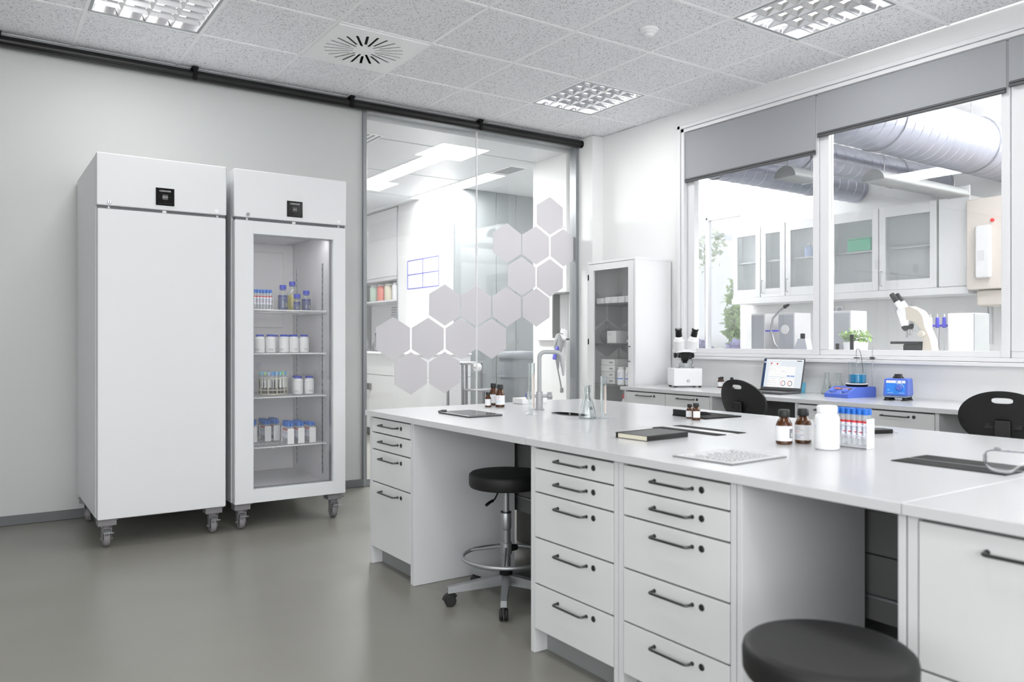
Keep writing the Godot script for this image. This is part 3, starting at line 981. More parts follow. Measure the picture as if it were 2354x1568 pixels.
func fridge_contents() -> void:
	var lim := label_image(64, 64, [[0, 0.0, 1, 0.12, Color(0.86, 0.12, 0.14)], [0.5, 0.62, 0.35, 0.08, Color(0.86, 0.12, 0.14)]], Color(0.93, 0.95, 1.0))
	text_lines(lim, 6, 16, 46, 4, 8, Color(0.6, 0.62, 0.7), 5, 2)
	printed("tube_label", lim)
	var jim := label_image(128, 64, [], Color(0.94, 0.94, 0.945))
	text_lines(jim, 22, 48, 50, 2, 6, Color(0.42, 0.42, 0.42), 9, 2)
	printed("jar_label", jim)
	pane("bottle_glass", Color(0.75, 0.78, 0.7, 0.12))
	pane("tube_glass", Color(0.85, 0.88, 0.9, 0.25))
	mat("label_cream", Color(0.5, 0.52, 0.5), 0.6)
	mat("liquid_blue", Color(0.2, 0.24, 0.52), 0.15)
	mat("liquid_yellow", Color(0.72, 0.68, 0.28), 0.15)
	mat("blood", Color(0.26, 0.1, 0.09), 0.3)
	# top shelf
	var y := 1.4085
	reagent_bottle(0.178, 0.071, M.liquid_blue, "blue-capped bottle with blue liquid, left of the yellow one", pt(1.799, y, 5.45))
	reagent_bottle(0.215, 0.088, M.liquid_yellow, "tallest blue-capped bottle, half full of yellow liquid, standing behind", pt(1.912, y, 5.585), 0.66)
	reagent_bottle(0.114, 0.053, M.liquid_blue, "smallest blue-capped bottle in front of the yellow one", pt(1.868, y, 5.36), 0.78)
	reagent_bottle(0.146, 0.067, M.liquid_blue, "blue-capped bottle of blue liquid at the right end of the shelf", pt(1.966, y, 5.45), 0.78)
	var spots := rack_spots(6)
	tube_rack("tube_rack", "wire rack of blue-capped tubes on the top refrigerator shelf", pt(1.712, y, 5.41), 90, 6, "tube racks in the refrigerator", false)
	var first := sample_tube("blue-capped tube in the rack on the top refrigerator shelf", "tubes in the rack on the top shelf")
	for k in spots.size():
		var p: Vector3 = pt(1.712, y, 5.41) + spots[k].rotated(Vector3.UP, PI / 2)
		if k == 0:
			first.position = p
		else:
			dup(first, p)
	# second shelf: jars
	y = 1.1195
	var says := ["leftmost of the front white jars on the second shelf", "second of the front white jars from the left", "third front white jar from the left, middle of the second shelf", "fourth front white jar from the left on the second shelf", "rightmost of the front white jars on the second shelf", "white jar in the back row between the second and third", "white jar in the back row behind the fourth one"]
	var us := [1.625, 1.697, 1.79, 1.859, 1.931, 1.772, 1.872]
	for k in 7:
		white_jar(says[k], pt(us[k] if k < 5 else us[k], y, 5.4 if k < 5 else 5.55), 0.125, 0.0335, M.cap_blue, M.jar_label, "white jars on the second shelf", [-30, 10, -25, 25, 30, 0, 10][k])
	# third shelf: round rack and three jars
	y = 0.8305
	round_rack(pt(1.745, y, 5.5))
	white_jar("white jar with a blue cap beside the round tube rack, in front", pt(1.89, y, 5.4), 0.125, 0.0335, M.cap_blue, M.jar_label, "white jars on the third shelf", -20)
	white_jar("white jar with a blue cap at the right of the third shelf", pt(1.968, y, 5.4), 0.125, 0.0335, M.cap_blue, M.jar_label, "white jars on the third shelf", 25)
	white_jar("white jar mostly hidden behind the front jar next to the round rack", pt(1.917, y, 5.515), 0.125, 0.0335, M.cap_blue, M.jar_label, "white jars on the third shelf")
	# lowest shelf: racks full of tubes
	y = 0.5025
	var place := [[1.802, 5.292], [1.878, 5.30], [1.957, 5.298], [1.722, 5.53], [1.79, 5.55], [1.621, 5.52], [1.856, 5.445], [1.928, 5.45], [1.758, 5.69], [1.833, 5.70], [1.67, 5.685]]
	var names := ["front rack of tubes standing nearest the door on the lowest shelf", "rack of tubes second from the right on the lowest shelf", "rightmost rack of tubes on the lowest shelf", "rack of tubes left of the middle gap, nearest the door", "rack of tubes just left of the front middle rack", "rack cut off by the left edge of the refrigerator door glass", "rack of tubes behind the front middle rack", "rack of tubes behind the second from the right", "left rack in the back row of the lowest shelf", "second rack in the back row of the lowest shelf", "rack in the far left corner of the lowest shelf"]
	var sp := rack_spots(6)
	var proto: Node3D = null
	for k in place.size():
		var at := pt(place[k][0], y, place[k][1])
		tube_rack("tube_rack", names[k], at, 0, 6, "tube racks in the refrigerator")
		for q in sp:
			if proto == null:
				proto = sample_tube("blue-capped sample tube in a white rack on the lowest refrigerator shelf", "tubes in the racks on the lowest shelf")
				proto.position = at + q
			else:
				dup(proto, at + q)
	single("plastic_tray", mb().bx(-0.02, 0.02, 0, 0.06, -0.06, 0.06, 0.004), M.plastic_pale, "edge of a pale plastic tray at the left of the third shelf", "tray", pt(1.532, 0.8305, 5.34))

func round_rack(at: Vector3) -> void:
	var o := thing("round_rack", "round ivory rack holding blood tubes with pastel caps", "rack", at)
	for y in [0.004, 0.03, 0.108]:
		var r := 0.094
		part("ring", mb().lathe([Vector2(r - 0.012, y), Vector2(r + 0.004, y), Vector2(r + 0.004, y + 0.005), Vector2(r - 0.012, y + 0.005), Vector2(r - 0.012, y)], 40), M.ivory, o)
		part("ring", mb().lathe([Vector2(0.058, y), Vector2(0.066, y), Vector2(0.066, y + 0.004), Vector2(0.058, y + 0.004), Vector2(0.058, y)], 32), M.ivory, o)
	for k in 10:
		var a := TAU * (k + 0.5) / 10.0
		part("upright", mb().box(Vector3(cos(a) * 0.096, 0.056, sin(a) * 0.096), Vector3(0.006, 0.108, 0.006), 0.002), M.ivory, o)
	part("floor_plate", mb().cyl(Vector3(0, 0.001, 0), Vector3(0, 0.004, 0), 0.095, -1, 32), M.ivory, o)
	var cols := [Color(0.62, 0.78, 0.96), Color(0.62, 0.9, 0.78), Color(0.4, 0.66, 0.97), Color(0.72, 0.8, 0.95), Color(0.7, 0.85, 0.62), Color(0.5, 0.86, 0.82)]
	var n := 0
	for ring in [[0.086, 20], [0.06, 12]]:
		for k in ring[1]:
			var a: float = TAU * k / ring[1]
			var c: Color = cols[(k * 5 + n * 2 + k / 3) % 6]
			var key := "pastel_%d" % cols.find(c)
			if not M.has(key):
				mat(key, c, 0.45)
			var word: String = ["pale blue", "mint green", "bright blue", "lilac blue", "leaf green", "turquoise"][cols.find(c)]
			var t := thing("blood_tube", "blood tube with a %s cap in the round ivory rack" % word, "sample tube", at + Vector3(cos(a) * ring[0], 0.0045, sin(a) * ring[0]), 0, "blood tubes with %s caps" % word)
			part("tube", mb().lathe([Vector2(0, 0), Vector2(0.004, 0.001), Vector2(0.0068, 0.006), Vector2(0.0068, 0.135)], 10), M.tube_glass, t)
			part("blood", mb().lathe([Vector2(0, 0.002), Vector2(0.006, 0.006), Vector2(0.006, 0.09), Vector2(0, 0.09)], 10), M.blood, t)
			part("label", mb().lathe([Vector2(0.0071, 0.045), Vector2(0.0071, 0.115)], 8, PI * 0.5 - 1.2 + rng.randf_range(-0.8, 0.8), 2.0), M.paper, t)
			part("cap", mb().lathe([Vector2(0, 0.13), Vector2(0.0082, 0.13), Vector2(0.0086, 0.133), Vector2(0.0082, 0.15), Vector2(0.006, 0.153), Vector2(0, 0.153)], 12), M[key], t)
			n += 1

# ---------------------------------------------------------------- benches and cupboards
func bar_handle(o: Node3D, x0: float, x1: float, y: float, z: float, r := 0.0042) -> void:
	var p := [Vector3(x0, y, z - 0.002)]
	p.append_array(arc(Vector3(x0 + 0.012, y, z + 0.018), 0.012, PI, PI / 2, 5, Vector3(1, 0, 0), Vector3(0, 0, 1)))
	p.append_array(arc(Vector3(x1 - 0.012, y, z + 0.018), 0.012, PI / 2, 0, 5, Vector3(1, 0, 0), Vector3(0, 0, 1)))
	p.append(Vector3(x1, y, z - 0.002))
	var m := mb().tube(p, r, 10)
	for x in [x0, x1]:
		m.cyl(Vector3(x, y, z - 0.001), Vector3(x, y, z + 0.004), r + 0.002, -1, 12)
	part("handle", m, M.handle_steel, o, "steel bar handle")

func drawer_lock(o: Node3D, x: float, y: float, z: float) -> void:
	part("lock", mb().cyl(Vector3(x, y, z - 0.001), Vector3(x, y, z + 0.003), 0.0105, -1, 18, 0.001).box(Vector3(x, y, z + 0.0032), Vector3(0.0022, 0.009, 0.001)), M.handle_steel, o, "round lock")

# drawer unit: front faces +z, x runs from the left end. rows are the heights of the front edges, top first
func drawer_unit(o: Node3D, x0: float, x1: float, rows: Array, depth: float, panels: Array, hx: Array, lx: float, hy := 0.04) -> void:
	for k in rows.size() - 1:
		var d := part("drawer", mb().bx(x0, x1, rows[k + 1] + 0.003, rows[k] - 0.003 - (0.006 if k == 0 else 0.0), -0.018, 0, 0.0015), M.front_white, o)
		bar_handle(d, hx[0], hx[1], rows[k] - hy, 0)
		drawer_lock(d, lx, rows[k] - hy + 0.001, 0)
	for p in panels:
		part("side_panel", mb().bx(p[0], p[1], 0.001, 0.797, -depth, -0.001, 0.0012), M.carcass, o)
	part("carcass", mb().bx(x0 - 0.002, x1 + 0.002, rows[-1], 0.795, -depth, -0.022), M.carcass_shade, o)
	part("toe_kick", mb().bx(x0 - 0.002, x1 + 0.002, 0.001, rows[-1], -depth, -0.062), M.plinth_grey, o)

func island() -> void:
	mat("carcass_shade", Color(0.45, 0.455, 0.455), 0.6)  # darker copy of carcass, shade painted into the gaps between drawer fronts
	var U := 1.797
	var tops := [0.797, 0.712, 0.622, 0.448, 0.095]
	var tops5 := [0.797, 0.712, 0.622, 0.448, 0.271, 0.095]
	var D := 0.6
	var a := thing("drawer_unit", "four-drawer white unit at the far end of the island bench", "drawer unit", pt(U, 0, 4.0), -90, "drawer units of the island bench")
	drawer_unit(a, 0.029, 0.477, tops, D, [[0.0, 0.026], [0.48, 0.497], [0.5, 0.515]], [0.155, 0.345], 0.379)
	var b := thing("drawer_unit", "five-drawer white unit right of the stool under the island", "drawer unit", pt(U, 0, 2.504), -90, "drawer units of the island bench")
	drawer_unit(b, 0.026, 0.476, tops5, D, [[0.0, 0.024], [0.479, 0.5]], [0.174, 0.338], 0.375)
	var c := thing("drawer_unit", "five-drawer white unit behind the front stool, left of the near leg space", "drawer unit", pt(U, 0, 2.001), -90, "drawer units of the island bench")
	drawer_unit(c, 0.025, 0.471, tops5, D, [[0.0, 0.022], [0.474, 0.494], [0.497, 0.516]], [0.171, 0.331], 0.367)
	var d := thing("drawer_unit", "white unit with one deep drawer front, cut off by the right edge", "drawer unit", pt(U, 0, 1.031), -90, "drawer units of the island bench")
	drawer_unit(d, 0.05, 0.65, [0.797, 0.448, 0.095], D, [[0.0, 0.019], [0.023, 0.047], [0.653, 0.68]], [0.199, 0.4], 0.44, 0.048)
	# worktop in three lengths
	var w := [[2.524, 4.028, "white worktop slab at the far end, under the tap and tablet"], [1.016, 2.5225, "middle white worktop slab, under the brown bottles and the rack"], [0.3, 1.0145, "nearest white worktop slab, cut off by the right edge"]]
	for k in w:
		var slab := mb()
		if k[0] > 2.0:
			# opening for the cup sink, cut into the two halves of the slab
			var hole := ellipse(0.126, 0.054, 40)
			for q in 40:
				hole[q] = Vector2(2.545 + hole[q].y, 3.2 + hole[q].x)
			slab.x = Transform3D(Basis(Vector3(1, 0, 0), Vector3(0, 0, -1), Vector3(0, 1, 0)), Vector3.ZERO)
			for q in [[k[0], 3.2], [3.2, k[1]]]:
				for piece in Geometry2D.clip_polygons(PackedVector2Array([Vector2(1.783, q[0]), Vector2(3.33, q[0]), Vector2(3.33, q[1]), Vector2(1.783, q[1])]), hole):
					slab.prism(piece, 0.7975, 0.825)
			slab.x = Transform3D()
		else:
			slab.bv(1.783, 3.33, 0.7975, 0.825, k[0], k[1], 0.0018)
		single("worktop", slab, M.worktop, k[2], "worktop", Vector3.ZERO, 0, "island worktop slabs")
	# rear row of cupboards, seen from behind through the leg spaces
	var r := thing("rear_cupboards", "backs of the far-side cupboards, greyed for shade, seen through the near leg space", "cupboard", pt(2.43, 0, 0.3))
	part("carcass", mb().bx(0.02, 0.86, 0.29, 0.796, -3.7, 0.0, 0.002), M.front_white, r)
	part("plinth", mb().bx(0.3, 0.8, 0.001, 0.29, -3.65, -0.05), M.grey_and_knee_shade, r)  # added block, stops far-side light showing through under the backs
	for q in [[0.292, 0.366], [0.376, 0.504], [0.509, 0.644], [0.649, 0.796]]:
		part("back_panel", mb().bx(0.0, 0.018, q[0], q[1], -3.7, 0.0, 0.001), M.grey_and_knee_shade, r)  # dark grey stands in for the shade of the leg space
	part("edge_strip", mb().bx(-0.012, 0.018, 0.367, 0.375, -3.7, 0.0, 0.001), M.alu, r)
	part("edge_strip", mb().bx(-0.003, 0.018, 0.645, 0.648, -3.7, 0.0, 0.0005), M.alu, r)

func bench() -> void:
	var U := 4.462
	var D := 0.6
	var says := [["white bench drawer unit next to the glass cabinet", 4.902, 0.0], ["white bench drawer unit between the two black chairs", 3.262, 0.0], ["white bench drawer unit beyond the right edge of the picture", 1.62, 0.0]]
	for s in 3:
		var o := thing("bench_unit", says[s][0], "drawer unit", pt(U, 0, says[s][1]), -90, "drawer units of the window bench")
		for k in 2:
			var x0 := 0.028 + k * 0.446
			drawer_unit(o, x0, x0 + 0.442, [0.797, 0.688, 0.448, 0.095], D, [], [x0 + 0.132, x0 + 0.294], x0 + 0.324, 0.034)
		part("side_panel", mb().bx(0.004, 0.025, 0.001, 0.797, -D, -0.001, 0.001), M.carcass, o)
		part("side_panel", mb().bx(0.919, 0.941, 0.001, 0.797, -D, -0.001, 0.001), M.carcass, o)
	single("worktop", mb().bv(4.445, 5.085, 0.7975, 0.8255, 0.0, 4.93, 0.002), M.worktop, "long white worktop of the bench under the window", "worktop")
	for v in [3.27, 1.63]:
		single("back_panel", mb().bv(5.03, 5.06, 0.02, 0.79, v, v + 0.68), M.grey_and_knee_shade, "grey panel closing the back of the bench leg space" if v > 2.0 else "grey back panel of the leg space behind the right chair", "panel")

func tall_cabinet() -> void:
	# front faces -u: x runs from the far end (v = 5.606) to the near end
	var o := thing("glass_cabinet", "tall white storage cabinet with a glass door beside the pillar", "cabinet", pt(4.657, 0, 5.606), -90)
	var w := 0.636
	var d := 0.42
	var h := 1.915
	var m := mb()
	m.bx(0, w, h - 0.022, h, -d, 0.0, 0.002)
	m.bx(0, 0.02, 0.06, h - 0.022, -d, 0.0, 0.002).bx(w - 0.022, w, 0.06, h - 0.022, -d, 0.0, 0.002)
	m.bx(0.02, w - 0.022, 0.06, 0.08, -d, 0.0)
	m.bx(0.03, w - 0.03, 0.001, 0.06, -d, -0.05)
	part("body", m, M.lacquer, o)
	part("back_panel", mb().bx(0.02, w - 0.022, 0.08, h - 0.022, -d, -d + 0.012), M.cabinet_grey, o)
	part("lining", mb().bx(0.02, 0.023, 0.08, h - 0.022, -d + 0.012, -0.03).bx(w - 0.025, w - 0.022, 0.08, h - 0.022, -d + 0.012, -0.03).bx(0.023, w - 0.025, h - 0.025, h - 0.022, -d + 0.012, -0.03), M.cabinet_grey, o)
	for y in [1.535, 1.18, 0.815, 0.46]:
		part("shelf", mb().bx(0.024, w - 0.026, y - 0.016, y, -d + 0.013, -0.03, 0.001), M.shelf_dark, o)
	var f := mb()
	f.bx(0.022, 0.086, 0.083, h - 0.026, -0.022, 0.002, 0.002).bx(w - 0.092, w - 0.025, 0.083, h - 0.026, -0.022, 0.002, 0.002)
	f.bx(0.085, w - 0.09, h - 0.083, h - 0.026, -0.0215, 0.0015, 0.001).bx(0.085, w - 0.09, 0.083, 0.16, -0.0215, 0.0015, 0.001)
	var door := part("door", f, M.lacquer, o)
	part("pane", mb().bx(0.08, w - 0.086, 0.15, h - 0.075, -0.012, -0.008), M.glass, door)
	part("handle", mb().tube([Vector3(w - 0.065, 1.154, 0), Vector3(w - 0.065, 1.154, 0.026), Vector3(w - 0.065, 1.15, 0.03), Vector3(w - 0.065, 1.03, 0.03), Vector3(w - 0.065, 1.026, 0.026), Vector3(w - 0.065, 1.026, 0)], 0.005, 8), M.grey_and_knee_shade, door, "steel bow handle")
	for y in [1.75, 1.17, 0.6]:
		part("hinge", mb().bx(0.012, 0.026, y, y + 0.05, 0.0, 0.006, 0.002), M.black_matt, o, "black hinge")
	# what stands on its shelves (x along the door, z into the cabinet)
	var put := func(x: float, y: float, z: float) -> Vector3: return pt(4.657 - z, y, 5.606 - x)
	var bl := label_image(96, 48, [], Color(0.93, 0.93, 0.93))
	text_lines(bl, 12, 8, 40, 2, 7, Color(0.6, 0.6, 0.6), 21, 2)
	printed("carton_print", bl, 0.7)
	var k4 := label_image(96, 48, [[0.62, 0.36, 0.26, 0.32, Color(0.45, 0.45, 0.46)], [0.7, 0.36, 0.02, 0.32, Color(0.9, 0.9, 0.9)], [0.79, 0.36, 0.02, 0.32, Color(0.9, 0.9, 0.9)], [0.62, 0.5, 0.26, 0.04, Color(0.9, 0.9, 0.9)]], Color(0.92, 0.92, 0.92))
	text_lines(k4, 14, 16, 28, 1, 7, Color(0.65, 0.65, 0.65), 22, 2)
	printed("carton_grid", k4, 0.7)
	var xs := [0.108, 0.216, 0.301, 0.391, 0.484]
	var words := ["leftmost small white carton on the top cabinet shelf", "second small white carton on the top cabinet shelf", "middle small white carton on the top cabinet shelf", "fourth small white carton on the top cabinet shelf", "small white carton at the right, half hidden by the door frame"]
	for k in 5:
		carton(words[k], put.call(xs[k], 1.5355, -0.06), -90, 0.08 if k else 0.1, 0.056 if k else 0.05, 0.1, M.carton_print, "small cartons on the top cabinet shelf")
	var fl := thing("round_flask", "round glass flask behind the white box in the cabinet", "flask", put.call(0.1, 1.1805, -0.15), -90)
	var pr := [Vector2(0, 0.0)]
	for k in range(1, 13):
		var a := -PI / 2 + PI * k / 14.5
		pr.append(Vector2(cos(a) * 0.066, 0.062 + sin(a) * 0.064))
	pr.append_array([Vector2(0.016, 0.128), Vector2(0.0145, 0.14), Vector2(0.0145, 0.2), Vector2(0.018, 0.205)])
	part("glass", mb().lathe(pr, 28), M.grey_glass, fl)
	carton("large white box with a printed label on the middle shelf", put.call(0.253, 1.1805, -0.07), -90, 0.122, 0.11, 0.25, M.carton_print, "boxes in the cabinet")
	bottle("small brown bottle with a pale green label in the cabinet", put.call(0.475, 1.1805, -0.07), 0.065, 0.034, M.label_mint, "", -90)
	for k in 4:
		carton(["lowest flat white box of the stack in the cabinet", "second flat white box from the bottom of the stack", "third flat white box from the bottom of the stack", "topmost flat white box of the stack in the cabinet"][k], put.call(0.168, 0.8155 + k * 0.0555, -0.1), -90 - (k % 2) * 2, 0.19, 0.054, 0.27, M.carton_grid, "stack of flat boxes")
	white_jar("white bottle with a blue stripe beside the stacked boxes, left one", put.call(0.4, 0.8155, -0.05), 0.157, 0.0335, M.plastic_white, M.jar_stripe, "striped white bottles in the cabinet", -90, "white_bottle")
	white_jar("white bottle with a blue stripe at the cabinet door frame, right one", put.call(0.475, 0.8155, -0.075), 0.157, 0.0335, M.plastic_white, M.jar_stripe, "striped white bottles in the cabinet", -90, "white_bottle")
	carton("pale box on the lowest visible cabinet shelf", put.call(0.2, 0.4605, -0.08), -90, 0.22, 0.17, 0.18, M.carton_print, "boxes in the cabinet")
	var rb := thing("red_bottle", "small bottle with a red cap on the lowest visible shelf", "bottle", put.call(0.42, 0.4605, -0.08), -90)
	part("body", mb().lathe([Vector2(0, 0), Vector2(0.03, 0), Vector2(0.032, 0.003), Vector2(0.032, 0.21), Vector2(0.018, 0.24)], 20), M.plastic_pale, rb)
	part("cap", mb().cyl(Vector3(0, 0.238, 0), Vector3(0, 0.275, 0), 0.024, -1, 20, 0.002), M.red, rb)

func carton(says: String, at: Vector3, turn: float, w: float, h: float, d: float, front: Material, group := "") -> void:
	var o := thing("carton", says, "box", at, turn, group)
	part("box", mb().bx(-w / 2, w / 2, 0, h - 0.001, -d, 0, 0.0015), M.box_white, o)
	var q := mb()
	q.quad(Vector3(-w / 2 + 0.002, 0.002, 0.0004), Vector3(w / 2 - 0.002, 0.002, 0.0004), Vector3(w / 2 - 0.002, h - 0.003, 0.0004), Vector3(-w / 2 + 0.002, h - 0.003, 0.0004), Vector3(0, 0, 1))
	part("printed_front", q, front, o)
	part("lid", mb().bx(-w / 2 + 0.001, w / 2 - 0.001, h - 0.001, h, -d + 0.001, -0.001), M.box_white, o)

# brown glass bottle with a dark cap
func bottle(says: String, at: Vector3, h: float, d: float, lab: Material, group := "", turn := 0.0, l0 := 0.14, l1 := 0.58, sweep := 5.2) -> Node3D:
	var o := thing("brown_bottle", says, "bottle", at, turn, group)
	var r := d / 2
	var n := r * 0.5
	var cap := h * 0.21
	var s := h - cap
	part("glass", mb().lathe([Vector2(0, 0.001), Vector2(r * 0.9, 0), Vector2(r, r * 0.12), Vector2(r, s * 0.68), Vector2(r * 0.94, s * 0.76), Vector2(r * 0.75, s * 0.88), Vector2(n * 1.1, s * 0.97), Vector2(n, s), Vector2(n, s + 0.004)], 28), M.amber, o)
	part("cap", mb().lathe([Vector2(0, s), Vector2(n * 1.35, s), Vector2(n * 1.42, s + cap * 0.1), Vector2(n * 1.36, h - cap * 0.15), Vector2(n * 1.2, h), Vector2(0, h)], 24), M.cap_black, o)
	part("label", mb().lathe([Vector2(r + 0.0004, s * l0), Vector2(r + 0.0004, s * (l1 + 0.08))], 24, PI / 2 - sweep / 2, sweep), lab, o)
	return o

# ---------------------------------------------------------------- stools and chairs
func swivel_base(o: Node3D, r: float, start: float, legm: Material, top := 0.125) -> void:
	var hub := mb().cyl(Vector3(0, 0.075, 0), Vector3(0, top + 0.02, 0), 0.032, 0.03, 20, 0.004)
	part("hub", hub, M.black_matt, o)
	for k in 5:
		var a := start + TAU * k / 5.0
		var d := Vector3(cos(a), 0, sin(a))
		var s := Vector3(-d.z, 0, d.x)
		var m := mb()
		# tapering box leg from the hub down to the caster
		var w0 := 0.019
		var w1 := 0.013
		var p0 := d * 0.02
		var p1 := d * r
		var c := [p0 + s * w0 + Vector3(0, 0.078, 0), p0 - s * w0 + Vector3(0, 0.078, 0), p0 - s * w0 + Vector3(0, top, 0), p0 + s * w0 + Vector3(0, top, 0)]
		var e := [p1 + s * w1 + Vector3(0, 0.06, 0), p1 - s * w1 + Vector3(0, 0.06, 0), p1 - s * w1 + Vector3(0, 0.088, 0), p1 + s * w1 + Vector3(0, 0.088, 0)]
		for i in 4:
			var j := (i + 1) % 4
			var nn: Vector3 = (c[j] - c[i]).cross(e[i] - c[i]).normalized()
			if nn.dot((c[i] + c[j]) * 0.5 - (c[0] + c[1] + c[2] + c[3]) * 0.25) < 0.0:
				nn = -nn
			m.quad(c[i], c[j], e[j], e[i], nn)
		m.quad(e[0], e[1], e[2], e[3], d)
		part("leg", m, legm, o)
		var w := mb()
		var cc := d * (r - 0.012)
		for q in [-0.011, 0.011]:
			var x0: Vector3 = cc + s * q + Vector3(0, 0.0265, 0)
			w.cyl(x0 - s * 0.008, x0 + s * 0.008, 0.0265, -1, 20, 0.004)
		w.cyl(cc + Vector3(0, 0.03, 0), cc + Vector3(0, 0.064, 0), 0.009, -1, 10)
		w.tube(arc(cc + Vector3(0, 0.0265, 0), 0.0285, 0.1, PI * 0.85, 8, d, Vector3.UP), 0.009, 8)
		part("caster", w, M.rubber, o)

func stool(says: String, at: Vector3, turn: float, seat_y: float) -> void:
	var o := thing("lab_stool", says, "stool", at, turn, "round black stools")
	part("seat", mb().lathe([Vector2(0, seat_y - 0.07), Vector2(0.155, seat_y - 0.07), Vector2(0.166, seat_y - 0.066), Vector2(0.1715, seat_y - 0.056), Vector2(0.1725, seat_y - 0.02), Vector2(0.17, seat_y - 0.009), Vector2(0.162, seat_y - 0.002), Vector2(0.15, seat_y), Vector2(0, seat_y + 0.001)], 64), M.seat_black, o)
	part("seat_plate", mb().box(Vector3(0, seat_y - 0.078, 0), Vector3(0.12, 0.014, 0.12), 0.004), M.black_matt, o)
	var lv := mb().tube([Vector3(-0.03, seat_y - 0.078, 0.02), Vector3(-0.075, seat_y - 0.083, 0.045), Vector3(-0.1, seat_y - 0.105, 0.06), Vector3(-0.12, seat_y - 0.11, 0.068)], 0.0035, 8)
	lv.tube([Vector3(-0.115, seat_y - 0.11, 0.066), Vector3(-0.14, seat_y - 0.113, 0.078), Vector3(-0.165, seat_y - 0.12, 0.09)], 0.007, 8)
	part("height_lever", lv, M.black, o)
	part("gas_spring", mb().cyl(Vector3(0, 0.33, 0), Vector3(0, seat_y - 0.084, 0), 0.0145, -1, 20), M.alu, o)
	part("column", mb().lathe([Vector2(0.0, 0.13), Vector2(0.021, 0.13), Vector2(0.021, 0.325), Vector2(0.0225, 0.333), Vector2(0.0245, 0.338), Vector2(0.0245, 0.405), Vector2(0.022, 0.41), Vector2(0.0, 0.41)], 24), M.alu, o)
	part("collar", mb().cyl(Vector3(0, 0.408, 0), Vector3(0, 0.413, 0), 0.0255, -1, 20), M.black, o)
	var ring := arc(Vector3(0, 0.205, 0), 0.2, 0, TAU, 48, Vector3(1, 0, 0), Vector3(0, 0, 1))
	ring.pop_back()
	var fr := part("foot_ring", mb().tube(ring, 0.0085, 10, true), M.alu, o)
	part("clamp", mb().cyl(Vector3(0, 0.215, 0), Vector3(0, 0.272, 0), 0.027, -1, 22, 0.003), M.alu, fr)
	for k in 3:
		var a := 2.2 + TAU * k / 3.0
		part("spoke", mb().tube([Vector3(cos(a) * 0.022, 0.248, sin(a) * 0.022), Vector3(cos(a) * 0.197, 0.207, sin(a) * 0.197)], 0.006, 8), M.alu if k != 0 else M.steel_dull, fr)
	part("clamp_knob", mb().cyl(Vector3(0.026, 0.243, 0.006), Vector3(0.055, 0.243, 0.014), 0.016, 0.013, 14, 0.003), M.black, fr)
	swivel_base(o, 0.275, 0.942, M.alu)

